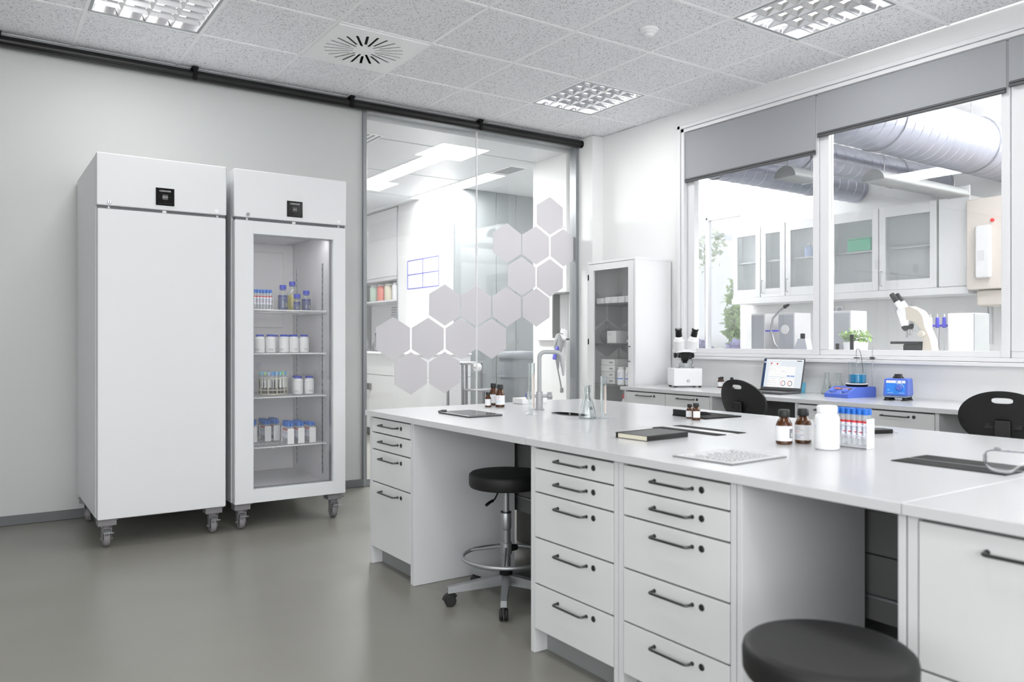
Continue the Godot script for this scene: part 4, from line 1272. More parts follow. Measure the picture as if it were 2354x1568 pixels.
func chair(says: String, at: Vector3, turn: float) -> void:
	# faces -z locally, so that the back of the backrest looks at +z
	var o := thing("lab_chair", says, "chair", at, turn, "black chairs at the window bench")
	var rx := 0.196
	var ry := 0.132
	var cy := 0.833
	# curved shell with a grip hole: columns of a grid bent round the sitter, thickness 12 mm
	var outline := PackedVector2Array()
	for k in 72:
		var a := TAU * k / 72.0
		outline.append(Vector2(cos(a) * rx, sin(a) * ry))
	var hole := PackedVector2Array()
	for k in 24:
		var a := TAU * k / 24.0
		hole.append(Vector2(signf(cos(a)) * pow(absf(cos(a)), 0.6) * 0.045, 0.086 + signf(sin(a)) * pow(absf(sin(a)), 0.75) * 0.0135))
	var m := mb()
	var bend := func(p: Vector2, off: float) -> Vector3:
		var z := 0.03 - p.x * p.x * 0.9
		return Vector3(p.x, cy + p.y, z + off + p.y * 0.22)
	var cells := 26
	for i in cells:
		var x0 := -rx + 2 * rx * i / cells
		var x1 := -rx + 2 * rx * (i + 1) / cells
		var strip := PackedVector2Array([Vector2(x0, -1), Vector2(x1, -1), Vector2(x1, 1), Vector2(x0, 1)])
		for q in Geometry2D.intersect_polygons(outline, strip):
			var rests := [q]
			if absf((x0 + x1) / 2) < 0.06:
				rests = []
				for half in [PackedVector2Array([Vector2(-1, -1), Vector2(1, -1), Vector2(1, 0.086), Vector2(-1, 0.086)]), PackedVector2Array([Vector2(-1, 0.086), Vector2(1, 0.086), Vector2(1, 1), Vector2(-1, 1)])]:
					for h in Geometry2D.intersect_polygons(q, half):
						rests.append_array(Geometry2D.clip_polygons(h, hole))
			for g in rests:
				var ix := Geometry2D.triangulate_polygon(g)
				for t in range(0, ix.size(), 3):
					for s in [[0.006, 1.0], [-0.006, -1.0]]:
						var ps := []
						var ns := []
						for e in 3:
							var p: Vector2 = g[ix[t + e]]
							ps.append(bend.call(p, s[0]))
							ns.append(Vector3(p.x * 1.8, -0.22, 1.0).normalized() * s[1])
						m.tri(ps[0], ps[1], ps[2], ns[0], ns[1], ns[2])
	for loop in [outline, hole]:
		var c: int = loop.size()
		var sg := 1.0 if c == 72 else -1.0
		var mid := Vector2.ZERO if c == 72 else Vector2(0, 0.086)
		for i in c:
			var p0: Vector2 = loop[i]
			var p1: Vector2 = loop[(i + 1) % c]
			var n0 := (p0 - mid) * sg
			var n1 := (p1 - mid) * sg
			m.smooth_quad([bend.call(p0, -0.006), bend.call(p1, -0.006), bend.call(p1, 0.006), bend.call(p0, 0.006)], [Vector3(n0.x, n0.y, 0).normalized(), Vector3(n1.x, n1.y, 0).normalized(), Vector3(n1.x, n1.y, 0).normalized(), Vector3(n0.x, n0.y, 0).normalized()])
	var back := part("backrest", m, M.seat_black, o)
	part("bracket", mb().bx(-0.036, 0.036, 0.52, 0.83, 0.03, 0.052, 0.008), M.black, o)
	for s in [-1.0, 1.0]:
		part("bracket_ear", mb().bx(s * 0.04, s * 0.078, 0.78, 0.828, 0.012, 0.026, 0.004), M.black, back)
		part("screw", mb().cyl(Vector3(s * 0.059, 0.804, 0.02), Vector3(s * 0.059, 0.804, 0.029), 0.005, -1, 10), M.black, back)
	part("bracket_arm", mb().bx(-0.03, 0.03, 0.485, 0.505, -0.3, 0.05, 0.005), M.black, o)
	part("seat", mb().lathe([Vector2(0, 0.505), Vector2(0.19, 0.505), Vector2(0.205, 0.515), Vector2(0.21, 0.53), Vector2(0.2, 0.55), Vector2(0.17, 0.556), Vector2(0, 0.55)], 40), M.seat_black, o).position = Vector3(0, 0, -0.24)
	part("column", mb().cyl(Vector3(0, 0.13, -0.24), Vector3(0, 0.49, -0.24), 0.022, -1, 18), M.alu, o)
	var base := Node3D.new()
	base.name = "base"
	o.add_child(base)
	base.position = Vector3(0, 0, -0.24)
	swivel_base(base, 0.28, 0.4, M.alu)

func stools() -> void:
	stool("black round stool with a steel foot ring, under the island leg space", pt(2.052, 0, 3.055), 0.0, 0.596)
	stool("black round stool in the foreground, cut off by the bottom edge", pt(1.476, 0, 0.997), 40.0, 0.568)
	chair("black chair with an oval back in front of the laptop", pt(3.93, 0, 3.24), -99)
	chair("black chair with an oval back at the right edge of the picture", pt(4.05, 0, 1.80), -76)

# ---------------------------------------------------------------- things on the island
# closed shell of the given thickness along an outer profile
func wall(p: Array, t: float) -> Array:
	var q := p.duplicate()
	for k in range(p.size() - 1, -1, -1):
		var a: Vector2 = p[k]
		if a.x < 1e-6:
			q.append(Vector2(0, a.y + t))
		else:
			q.append(Vector2(maxf(a.x - t, 0.0), a.y + (t if k < 3 else 0.0)))
	return q

func erlenmeyer(says: String, at: Vector3, h: float, r: float, n: float, group := "") -> void:
	var o := thing("erlenmeyer_flask", says, "flask", at, 0, group)
	var p := [Vector2(0, 0.002), Vector2(r - 0.006, 0.0), Vector2(r - 0.001, 0.004), Vector2(r - 0.001, 0.01), Vector2(n + 0.003, h * 0.68), Vector2(n, h * 0.73), Vector2(n, h - 0.006), Vector2(n + 0.004, h)]
	part("glass", mb().lathe(wall(p, 0.0016), 36), M.clear_glass, o)
	part("rim", mb().lathe([Vector2(n + 0.001, h - 0.003), Vector2(n + 0.0055, h - 0.002), Vector2(n + 0.0055, h + 0.001), Vector2(n + 0.001, h + 0.001)], 30), M.glass_edge, o)
	part("base_rim", mb().lathe([Vector2(0, 0.0), Vector2(r - 0.006, 0.0), Vector2(r - 0.001, 0.002), Vector2(r - 0.0015, 0.005), Vector2(r - 0.008, 0.003), Vector2(0, 0.003)], 36), M.glass_edge, o)
	part("graduation", mb().lathe([Vector2(r * 0.67, h * 0.27), Vector2(r * 0.56, h * 0.36)], 6, 1.2, 0.7), M.mark_grey, o)

func cylinder(says: String, at: Vector3, h: float, r: float) -> void:
	var o := thing("measuring_cylinder", says, "measuring cylinder", at, 0, "glass measuring cylinders")
	part("glass", mb().lathe(wall([Vector2(0, 0.0205), Vector2(r * 0.7, 0.0205), Vector2(r, 0.03), Vector2(r, h - 0.004), Vector2(r + 0.002, h)], 0.0017), 28), M.clear_glass, o)
	part("foot", mb().lathe([Vector2(0, 0), Vector2(r * 2.1, 0), Vector2(r * 2.15, 0.003), Vector2(r * 1.5, 0.008), Vector2(r * 0.6, 0.013), Vector2(r * 0.55, 0.019), Vector2(0, 0.02)], 6), M.glass_edge, o)
	part("scale_strip", mb().lathe([Vector2(r + 0.0003, h * 0.12), Vector2(r + 0.0003, h * 0.78)], 10, PI / 2 - 0.55, 1.1), M.scale_print, o)

func island_items() -> void:
	var Y := 0.8252
	# brown bottles by the far corner
	bottle("small brown bottle in front of the group of three by the tablet", pt(2.44, Y, 3.815), 0.085, 0.036, M.label_plain, "brown bottles by the tablet", -45, 0.14, 0.6, 2.4)
	bottle("tall brown bottle hidden behind the other two by the tablet", pt(2.532, Y, 3.9), 0.129, 0.05, M.label_plain, "brown bottles by the tablet", -20, 0.14, 0.55, 2.6)
	bottle("tall brown bottle with a printed label in the group by the tablet", pt(2.496, Y, 3.776), 0.128, 0.052, M.label_third, "brown bottles by the tablet", -34)
	# tablet
	var t := thing("tablet", "black tablet lying on the far end of the island", "tablet", pt(2.113, Y, 3.475), 0)
	part("body", mb().bx(-0.1, 0.1, 0, 0.009, -0.155, 0.155, 0.004), M.laptop_grey, t)
	part("screen", mb().bx(-0.094, 0.094, 0.0088, 0.0096, -0.149, 0.149, 0.0003), M.black_gloss, t)
	part("folded_edge", mb().tube([Vector3(-0.098, 0.008, -0.152), Vector3(-0.075, 0.013, -0.154), Vector3(-0.05, 0.011, -0.155)], 0.006, 8), M.laptop_grey, t)
	# glass measuring cylinders, flask, tap and cup sink
	cylinder("taller glass measuring cylinder in front of the tap", pt(2.372, Y, 3.298), 0.262, 0.0165)
	cylinder("shorter glass measuring cylinder to the right of the conical flask", pt(2.54, Y, 2.936), 0.204, 0.0145)
	erlenmeyer("conical glass flask in front of the black cup sink", pt(2.485, Y, 2.99), 0.16, 0.045, 0.0155)
	var tap := thing("lab_tap", "tall grey laboratory tap standing on the island", "tap", pt(2.57, Y, 3.5), -35)
	var neck := [Vector3(0, 0.02, 0), Vector3(0, 0.285, 0)]
	neck.append_array(arc(Vector3(0.03, 0.285, 0), 0.03, PI, PI / 2, 6, Vector3(1, 0, 0), Vector3(0, 1, 0)))
	neck.append_array(arc(Vector3(0.085, 0.277, 0), 0.038, PI / 2, 0.0, 8, Vector3(1, 0, 0), Vector3(0, 1, 0)))
	neck.append_array([Vector3(0.124, 0.255, 0), Vector3(0.127, 0.238, 0)])
	part("spout", mb().tube(neck, 0.0115, 14), M.tap_grey, tap)
	part("nozzle", mb().cyl(Vector3(0.127, 0.24, 0), Vector3(0.131, 0.185, 0), 0.0105, 0.005, 16), M.tap_grey, tap)
	part("body", mb().cyl(Vector3(0, 0.003, 0), Vector3(0, 0.1, 0), 0.0195, 0.018, 20, 0.002), M.tap_grey, tap)
	part("base", mb().cyl(Vector3(0, 0, 0), Vector3(0, 0.006, 0), 0.028, -1, 24, 0.002), M.tap_grey, tap)
	part("valve", mb().cyl(Vector3(-0.06, 0.075, 0), Vector3(0.05, 0.075, 0), 0.009, -1, 14), M.tap_grey, tap)
	for s in [-1.0, 1.0]:
		var k := mb().cyl(Vector3(s * 0.042, 0.075, 0), Vector3(s * 0.07, 0.078, 0), 0.014, 0.02, 12, 0.003)
		k.box(Vector3(s * 0.056, 0.077, 0), Vector3(0.026, 0.042, 0.012), 0.003)
		k.box(Vector3(s * 0.056, 0.077, 0), Vector3(0.026, 0.012, 0.042), 0.003)
		part("handle", k, M.tap_grey, tap)
	part("colour_ring", mb().cyl(Vector3(-0.074, 0.078, 0), Vector3(-0.0695, 0.078, 0), 0.012, -1, 12), M.cap_blue, tap, "blue marker ring")
	var sk := thing("cup_sink", "small black oval cup sink set into the worktop", "sink", pt(2.545, Y, 3.2), -90)
	var se := ellipse(0.135, 0.062, 40)
	var si := ellipse(0.124, 0.052, 40)
	var rim := mb()
	for k in 40:
		var l := (k + 1) % 40
		rim.quad(Vector3(se[k].x, 0.0016, se[k].y), Vector3(se[l].x, 0.0016, se[l].y), Vector3(si[l].x, 0.0026, si[l].y), Vector3(si[k].x, 0.0026, si[k].y), Vector3.UP)
	part("rim", rim, M.black, sk)
	var bowl := mb()
	var rings := [[1.0, 0.002], [0.985, -0.008], [0.93, -0.018], [0.7, -0.025], [0.0, -0.027]]
	for q in 4:
		for k in 40:
			var l := (k + 1) % 40
			var f0: float = rings[q][0]
			var f1: float = rings[q + 1][0]
			var n0 := Vector3(-si[k].x * f0, 0.03, -si[k].y * f0).normalized()
			var n1 := Vector3(-si[l].x * f0, 0.03, -si[l].y * f0).normalized()
			bowl.smooth_quad([Vector3(si[k].x * f0, rings[q][1], si[k].y * f0), Vector3(si[l].x * f0, rings[q][1], si[l].y * f0), Vector3(si[l].x * f1, rings[q + 1][1], si[l].y * f1), Vector3(si[k].x * f1, rings[q + 1][1], si[k].y * f1)], [n0, n1, n1, n0])
	part("bowl", bowl, M.black_gloss, sk)
	# white trough beyond the bottles
	var tr := thing("plastic_trough", "open white plastic tub behind the brown bottles", "tub", pt(2.79, Y, 3.9), 0)
	part("floor", mb().bx(-0.085, 0.085, 0, 0.004, -0.05, 0.05, 0.001), M.plastic_white, tr)
	for s in [-1.0, 1.0]:
		part("wall", mb().bx(-0.088, 0.088, 0.003, 0.034, s * 0.048, s * 0.052, 0.001), M.plastic_white, tr)
		part("wall", mb().bx(s * 0.084, s * 0.088, 0.003, 0.034, -0.048, 0.048, 0.001), M.plastic_white, tr)
	# notebook
	var nb := thing("notebook", "closed black notebook with pale page edges on the island", "notebook", pt(2.2, Y, 2.257), 4)
	part("cover", mb().bx(-0.118, 0.118, 0, 0.002, -0.083, 0.083, 0.001).bx(-0.118, 0.118, 0.0185, 0.0205, -0.083, 0.083, 0.001).bx(-0.118, 0.118, 0.001, 0.0195, 0.0805, 0.083, 0.001), M.black, nb)
	part("pages", mb().bx(-0.116, 0.1155, 0.002, 0.0185, -0.08, 0.0805), M.ivory, nb)
	part("elastic_band", mb().bx(-0.1185, 0.1185, 0.0203, 0.0212, -0.076, -0.068).bx(-0.1195, -0.1175, 0, 0.0212, -0.076, -0.068), M.black_matt, nb)
	part("ribbon", mb().bx(0.118, 0.14, 0.001, 0.0016, 0.02, 0.026), M.plastic_pale, nb)
	# cable flaps let into the worktop
	for q in [["flush cable flap with two black brush strips beside the notebook", 2.45, 2.535, 2.142, 2.5, 0.058], ["black double cable flap under the safety goggles", 2.384, 2.515, 1.055, 1.39, 0.1]]:
		var o := thing("cable_flap", q[0], "cable flap", pt(q[1], Y, (q[3] + q[4]) / 2), 0, "cable flaps in the island worktop")
		var l: float = (q[4] - q[3]) / 2
		var wd: float = q[5]
		var big := wd > 0.08
		var gap := 0.012 if big else 0.055
		part("strip", mb().bx(-0.01 if not big else 0.0, wd if big else 0.048, 0, 0.0022, -l, l, 0.0008), M.black_matt, o)
		part("strip", mb().bx(wd + gap, wd * 2 + gap - 0.002, 0, 0.0022, -l, l, 0.0008), M.black_matt, o)
		part("plate", mb().bx(wd + 0.001, wd + gap - 0.001, 0, 0.0015, -l, l, 0.0005) if big else mb().bx(0.05, wd + gap - 0.002, 0, 0.0012, -l, l, 0.0005).bx(wd + gap + wd, wd * 2 + gap + 0.015, 0, 0.0012, -l - 0.01, l, 0.0005), M.alu if big else M.front_white, o)
	# written sheet
	var im := label_image(384, 512, [], Color(0.84, 0.845, 0.85))
	var ink := RandomNumberGenerator.new()
	ink.seed = 12
	for row in 17:
		var x := 40.0
		var end := ink.randf_range(250, 345)
		while x < end:
			var l := ink.randf_range(8, 36)
			var y := 44.0 + row * 26.0
			var k := 0.0
			while k < l:
				im.fill_rect(Rect2i(int(x + k), int(y + sin(k * 1.1 + row) * 5.0), 4, 4), Color(0.3, 0.31, 0.33))
				k += 1.0
			x += l + 9.0
	printed("sheet_print", im, 0.6)
	var sh := thing("written_sheet", "white sheet covered with handwriting near the front island edge", "paper", pt(2.03, Y, 1.728), 3)
	part("backing_board", mb().bx(-0.14, 0.14, 0, 0.0035, -0.118, 0.118, 0.0012), M.plinth_grey, sh)
	var pg := mb()
	pg.quad(Vector3(-0.136, 0.0045, 0.114), Vector3(-0.136, 0.0045, -0.114), Vector3(0.136, 0.0045, -0.114), Vector3(0.136, 0.0045, 0.114), Vector3.UP)
	part("page", pg, M.sheet_print, sh)
	# right group
	bottle("brown bottle with a grey and white label, left of the pair", pt(2.455, Y, 1.838), 0.125, 0.058, M.label_first, "brown bottles before the white jar", -50, 0.13, 0.6)
	bottle("brown bottle with a grey text label, right of the pair", pt(2.533, Y, 1.814), 0.127, 0.058, M.label_second, "brown bottles before the white jar", -52, 0.13, 0.6)
	var jl := label_image(192, 128, [[0.42, 0.12, 0.04, 0.17, Color(0.3, 0.5, 0.9)]], Color(0.95, 0.95, 0.955))
	text_lines(jl, 80, 44, 26, 6, 10, Color(0.78, 0.79, 0.76), 51, 3)
	printed("jar_front_label", jl)
	var j := thing("white_jar", "large white plastic jar beside the rack of tubes on the island", "jar", pt(2.458, Y, 1.664), -62)
	part("body", mb().lathe([Vector2(0, 0.002), Vector2(0.036, 0), Vector2(0.0405, 0.003), Vector2(0.042, 0.007), Vector2(0.0415, 0.014), Vector2(0.042, 0.018), Vector2(0.042, 0.098), Vector2(0.0415, 0.107), Vector2(0.038, 0.117), Vector2(0.033, 0.122), Vector2(0.0315, 0.128)], 44), M.plastic_white, j)
	part("lid", mb().lathe([Vector2(0, 0.127), Vector2(0.033, 0.127), Vector2(0.0345, 0.1285), Vector2(0.0342, 0.147), Vector2(0.032, 0.151), Vector2(0.029, 0.1525), Vector2(0, 0.152)], 40), M.plastic_white, j)
	part("label", mb().lathe([Vector2(0.0424, 0.03), Vector2(0.0424, 0.092)], 18, PI / 2 + 0.1, 1.5), M.jar_front_label, j)
	# rack of tubes: its long side faces the camera
	var at := pt(2.581, Y, 1.577)
	tube_rack("tube_rack", "white rack of blue-capped tubes beside the large white jar", at, 0, 6, "tube rack on the island")
	var first: Node3D = null
	for q in rack_spots(6):
		var p: Vector3 = at + q
		if first == null:
			first = sample_tube("blue-capped tube with a red-banded label in the island rack", "tubes in the island rack")
			first.position = p
			first.rotation.y = deg_to_rad(-40)
		else:
			dup(first, p, -50 + rng.randf_range(-20, 20))
	# small bottles and the black folders along the far edge
	bottle("small brown bottle standing behind another by the black clipboard", pt(2.885, Y, 2.7), 0.07, 0.034, M.label_plain, "pair of small brown bottles", -60, 0.14, 0.6, 2.6)
	bottle("small brown bottle in front of the black clipboard, nearest of two", pt(2.853, Y, 2.63), 0.08, 0.041, M.label_plain, "pair of small brown bottles", -35, 0.2, 0.6, 1.8)
	var cb := thing("clipboard", "black clipboard lying near the far edge behind two brown bottles", "clipboard", pt(3.04, Y, 2.73), -4)
	part("board", mb().bx(-0.12, 0.12, 0, 0.006, -0.12, 0.115, 0.0015), M.black_matt, cb)
	var wedge := mb()
	wedge.x = Transform3D(Basis(), Vector3(-0.05, 0.005, -0.06))
	wedge.prism(PackedVector2Array([Vector2(-0.07, 0), Vector2(0.09, 0), Vector2(0.05, 0.016), Vector2(-0.07, 0.028)]), -0.055, 0.055)
	part("clip", wedge, M.black, cb)
	var pb := thing("pen_box", "small black box with a pen tip behind the island tube rack", "box", pt(3.06, Y, 1.84), -20)
	part("box", mb().bx(-0.05, 0.05, 0, 0.017, -0.03, 0.03, 0.002), M.black, pb)
	part("tip", mb().cyl(Vector3(0.045, 0.009, 0.015), Vector3(0.08, 0.004, 0.022), 0.004, 0.001, 8), M.alu, pb)
	goggles()

func goggles() -> void:
	var o := thing("safety_goggles", "clear safety goggles resting on the black cable flap", "goggles", pt(2.435, 0.828, 1.035), -64)
	# lens wraps round an arc: x across the face, front +z
	var cols := 36
	var hw := 0.088
	var shape := func(s: float) -> Array:
		# s from -1 to 1 along the width: lower and upper edge and position
		var a := s * 1.15
		var x := hw * sin(a) / sin(1.15)
		var z := 0.052 * (cos(a) - cos(1.15)) / (1.0 - cos(1.15))
		var nose := exp(-pow(s / 0.17, 2.0)) * 0.026
		var corner := 1.0 - pow(absf(s), 6.0)
		return [x, z, 0.004 + nose + (1.0 - corner) * 0.014, 0.066 - (1.0 - corner) * 0.012]
	var lens := mb()
	var edges := [[], []]
	for i in cols:
		var s0 := -1.0 + 2.0 * i / cols
		var s1 := -1.0 + 2.0 * (i + 1) / cols
		var a: Array = shape.call(s0)
		var b: Array = shape.call(s1)
		var na := Vector3(sin(s0 * 1.15), 0, cos(s0 * 1.15))
		var nb := Vector3(sin(s1 * 1.15), 0, cos(s1 * 1.15))
		lens.smooth_quad([Vector3(a[0], a[2], a[1]), Vector3(b[0], b[2], b[1]), Vector3(b[0], b[3], b[1]), Vector3(a[0], a[3], a[1])], [na, nb, nb, na])
	for i in cols + 1:
		var a: Array = shape.call(-1.0 + 2.0 * i / cols)
		edges[0].append(Vector3(a[0], a[2], a[1]))
		edges[1].append(Vector3(a[0], a[3], a[1]))
	part("lens", lens, M.glass_ware, o)
	var loop: Array = edges[0].duplicate()
	var top: Array = edges[1].duplicate()
	top.reverse()
	loop.append_array(top)
	part("rim", mb().tube(loop, 0.0022, 8, true), M.goggle_edge, o)
	# soft skirt behind the lens
	var sk := mb()
	for i in loop.size():
		var j := (i + 1) % loop.size()
		var p0: Vector3 = loop[i]
		var p1: Vector3 = loop[j]
		var q0 := Vector3(p0.x * 0.97, 0.035 + (p0.y - 0.035) * 0.92, p0.z * 0.6 - 0.03)
		var q1 := Vector3(p1.x * 0.97, 0.035 + (p1.y - 0.035) * 0.92, p1.z * 0.6 - 0.03)
		var nn := Vector3(p0.x, (p0.y - 0.035) * 2.0, 0).normalized()
		sk.smooth_quad([p0, p1, q1, q0], [nn, nn, nn, nn])
	part("skirt", sk, M.goggle_skirt, o)
	for s in [-1.0, 1.0]:
		part("strap_lug", mb().box(Vector3(s * 0.09, 0.036, -0.008), Vector3(0.01, 0.03, 0.026), 0.004), M.goggle_edge, o)
		part("vent", mb().cyl(Vector3(s * 0.06, 0.064, 0.012), Vector3(s * 0.06, 0.071, 0.01), 0.009, -1, 14, 0.002), M.goggle_edge, o)

# printed labels and the materials of small things
func small_materials() -> void:
	solid_glass("clear_glass", Color(0.96, 0.975, 0.975, 0.0))
	pane("glass_edge", Color(0.8, 0.83, 0.84, 0.35))
	mat("mark_grey", Color(0.55, 0.56, 0.58), 0.6)
	var sc := label_image(32, 256, [], Color(0.9, 0.84, 0.8))
	for k in 40:
		sc.fill_rect(Rect2i(4, k * 6 + 4, 12 if k % 5 else 24, 1), Color(0.75, 0.55, 0.45))
	var sm := printed("scale_print", sc)
	sm.transparency = BaseMaterial3D.TRANSPARENCY_ALPHA
	sm.albedo_color = Color(1, 1, 1, 0.5)
	var la := label_image(192, 96, [[0.62, 0.2, 0.18, 0.62, Color(0.55, 0.56, 0.58)], [0.685, 0.45, 0.05, 0.3, Color(0.97, 0.97, 0.97)], [0.0, 0.1, 0.03, 0.3, Color(0.6, 0.6, 0.62)], [0.64, 0.2, 0.14, 0.05, Color(0.3, 0.3, 0.32)]], Color(0.96, 0.96, 0.965))
	printed("label_first", la)
	var lb := label_image(192, 96, [[0.93, 0.2, 0.03, 0.55, Color(0.5, 0.5, 0.52)]], Color(0.88, 0.885, 0.89))
	text_lines(lb, 52, 10, 50, 3, 10, Color(0.35, 0.36, 0.38), 31, 3)
	text_lines(lb, 52, 42, 30, 1, 10, Color(0.9, 0.4, 0.4), 32, 3)
	text_lines(lb, 52, 62, 52, 3, 9, Color(0.45, 0.52, 0.66), 33, 3)
	printed("label_second", lb)
	var lc := label_image(192, 96, [], Color(0.94, 0.945, 0.955))
	text_lines(lc, 60, 10, 50, 2, 11, Color(0.5, 0.52, 0.58), 34, 3)
	text_lines(lc, 60, 36, 40, 1, 11, Color(0.9, 0.5, 0.5), 35, 4)
	text_lines(lc, 60, 56, 44, 1, 11, Color(0.5, 0.75, 0.8), 36, 4)
	text_lines(lc, 60, 76, 40, 1, 11, Color(0.6, 0.65, 0.7), 37, 3)
	printed("label_third", lc)
	mat("label_plain", Color(0.93, 0.935, 0.945), 0.5)
	mat("label_mint", Color(0.72, 0.84, 0.78), 0.5)
	var js := label_image(128, 64, [[0, 0.5, 1, 0.1, Color(0.35, 0.5, 0.9)]], Color(0.93, 0.94, 0.96))
	text_lines(js, 20, 8, 80, 2, 8, Color(0.6, 0.65, 0.75), 41, 2)
	text_lines(js, 20, 44, 80, 2, 8, Color(0.6, 0.65, 0.7), 42, 2)
	printed("jar_stripe", js)
	mat("cabinet_grey", Color(0.62, 0.63, 0.635), 0.5)
	mat("shelf_dark", Color(0.16, 0.16, 0.17), 0.5)
	pane("grey_glass", Color(0.35, 0.36, 0.37, 0.35))
	mat("tap_grey", Color(0.66, 0.67, 0.675), 0.35, 0.1)
	pane("goggle_edge", Color(0.4, 0.42, 0.44, 0.4), 0.3)
	pane("goggle_skirt", Color(0.6, 0.62, 0.64, 0.16))
	mat("mirror_white", Color(0.93, 0.93, 0.935), 0.35, 0.5)
	glow("tube_glow", Color(1.0, 0.99, 0.97), 3.0)
	glow("strip_glow", Color(1.0, 1.0, 1.0), 1.5)
	glow("panel_glow", Color(1.0, 1.0, 1.0), 2.2)
	pane("fridge_glass", Color(0.93, 0.95, 0.95, 0.03))
	mat("cyan", Color(0.45, 0.78, 0.9), 0.4)
	mat("liquid_cyan", Color(0.12, 0.66, 0.9), 0.1)
	mat("display_slate", Color(0.25, 0.28, 0.36), 0.3)
	mat("display_red", Color(0.86, 0.45, 0.4), 0.4)
	mat("grey_blue", Color(0.55, 0.62, 0.72), 0.45)
	var sp := label_image(128, 24, [[0.5, 0.2, 0.12, 0.6, Color(0.45, 0.6, 0.85)], [0.78, 0.2, 0.06, 0.6, Color(0.4, 0.55, 0.85)]], Color(0.94, 0.95, 0.97))
	text_lines(sp, 8, 6, 46, 2, 8, Color(0.9, 0.6, 0.6), 95, 2)
	printed("strip_print", sp)
	mat("backroom_ceiling", Color(0.84, 0.85, 0.855), 0.35)
	mat("gap_grey2", Color(0.6, 0.61, 0.62), 0.5)
	mat("steel_sheet", Color(0.56, 0.58, 0.585), 0.35, 0.35)
	mat("line_blue", Color(0.3, 0.29, 0.75), 0.5)
	mat("pale_green", Color(0.78, 0.86, 0.8), 0.4)
	mat("pale_red", Color(0.93, 0.6, 0.55), 0.4)
	mat("pale_blue", Color(0.68, 0.74, 0.9), 0.4)
	mat("bin_grey", Color(0.5, 0.52, 0.54), 0.5)
	mat("side_grey", Color(0.7, 0.71, 0.74), 0.5)
	mat("green_box", Color(0.3, 0.75, 0.58), 0.3)
	pane("tinted_pane", Color(0.85, 0.9, 0.92, 0.12))
	mat("garden_soil", Color(0.75, 0.73, 0.66), 0.9)
	mat("bark", Color(0.5, 0.45, 0.38), 0.8)
	for q in [["leaf_green", Color(0.56, 0.7, 0.38)], ["leaf_pale", Color(0.72, 0.78, 0.66)], ["lavender", Color(0.62, 0.6, 0.78)]]:
		var m := mat(q[0], q[1], 0.6)
		m.cull_mode = BaseMaterial3D.CULL_DISABLED
		m.backlight_enabled = true
		m.backlight = Color(0.5, 0.5, 0.5)

# ---------------------------------------------------------------- things on the window bench
func bench_items() -> void:
	var Y := 0.8257
	microscope(pt(4.852, Y, 4.594), -31)
	bottle("brown bottle with a white label, left one beside the microscope", pt(4.99, Y, 4.345), 0.083, 0.04, M.label_plain, "brown bottles beside the microscope", -50, 0.14, 0.62)
	bottle("brown bottle behind the left one beside the microscope", pt(5.035, Y, 4.365), 0.085, 0.04, M.label_plain, "brown bottles beside the microscope", -50, 0.14, 0.62)
	bottle("brown bottle half hidden by the oval back of the left chair", pt(5.02, Y, 4.25), 0.085, 0.036, M.label_plain, "brown bottles beside the microscope", -50, 0.14, 0.62)
	laptop(pt(4.79, Y, 3.70), -90)
	erlenmeyer("clear conical flask behind the hotplate, left of two", pt(5.02, Y, 3.40), 0.15, 0.04, 0.014, "flasks behind the hotplate")
	erlenmeyer("clear conical flask behind the hotplate, right of two", pt(5.03, Y, 3.315), 0.15, 0.042, 0.014, "flasks behind the hotplate")
	hotplate(pt(4.88, Y, 3.13), -97)
	mixer(pt(4.87, Y, 2.79), -74)
	var bw := thing("blue_cup", "pale blue cup half hidden behind the laptop", "cup", pt(5.0, Y, 3.6))
	part("wall", mb().lathe([Vector2(0, 0.001), Vector2(0.03, 0), Vector2(0.036, 0.07), Vector2(0.034, 0.07), Vector2(0.029, 0.004), Vector2(0, 0.004)], 24), M.cyan, bw)

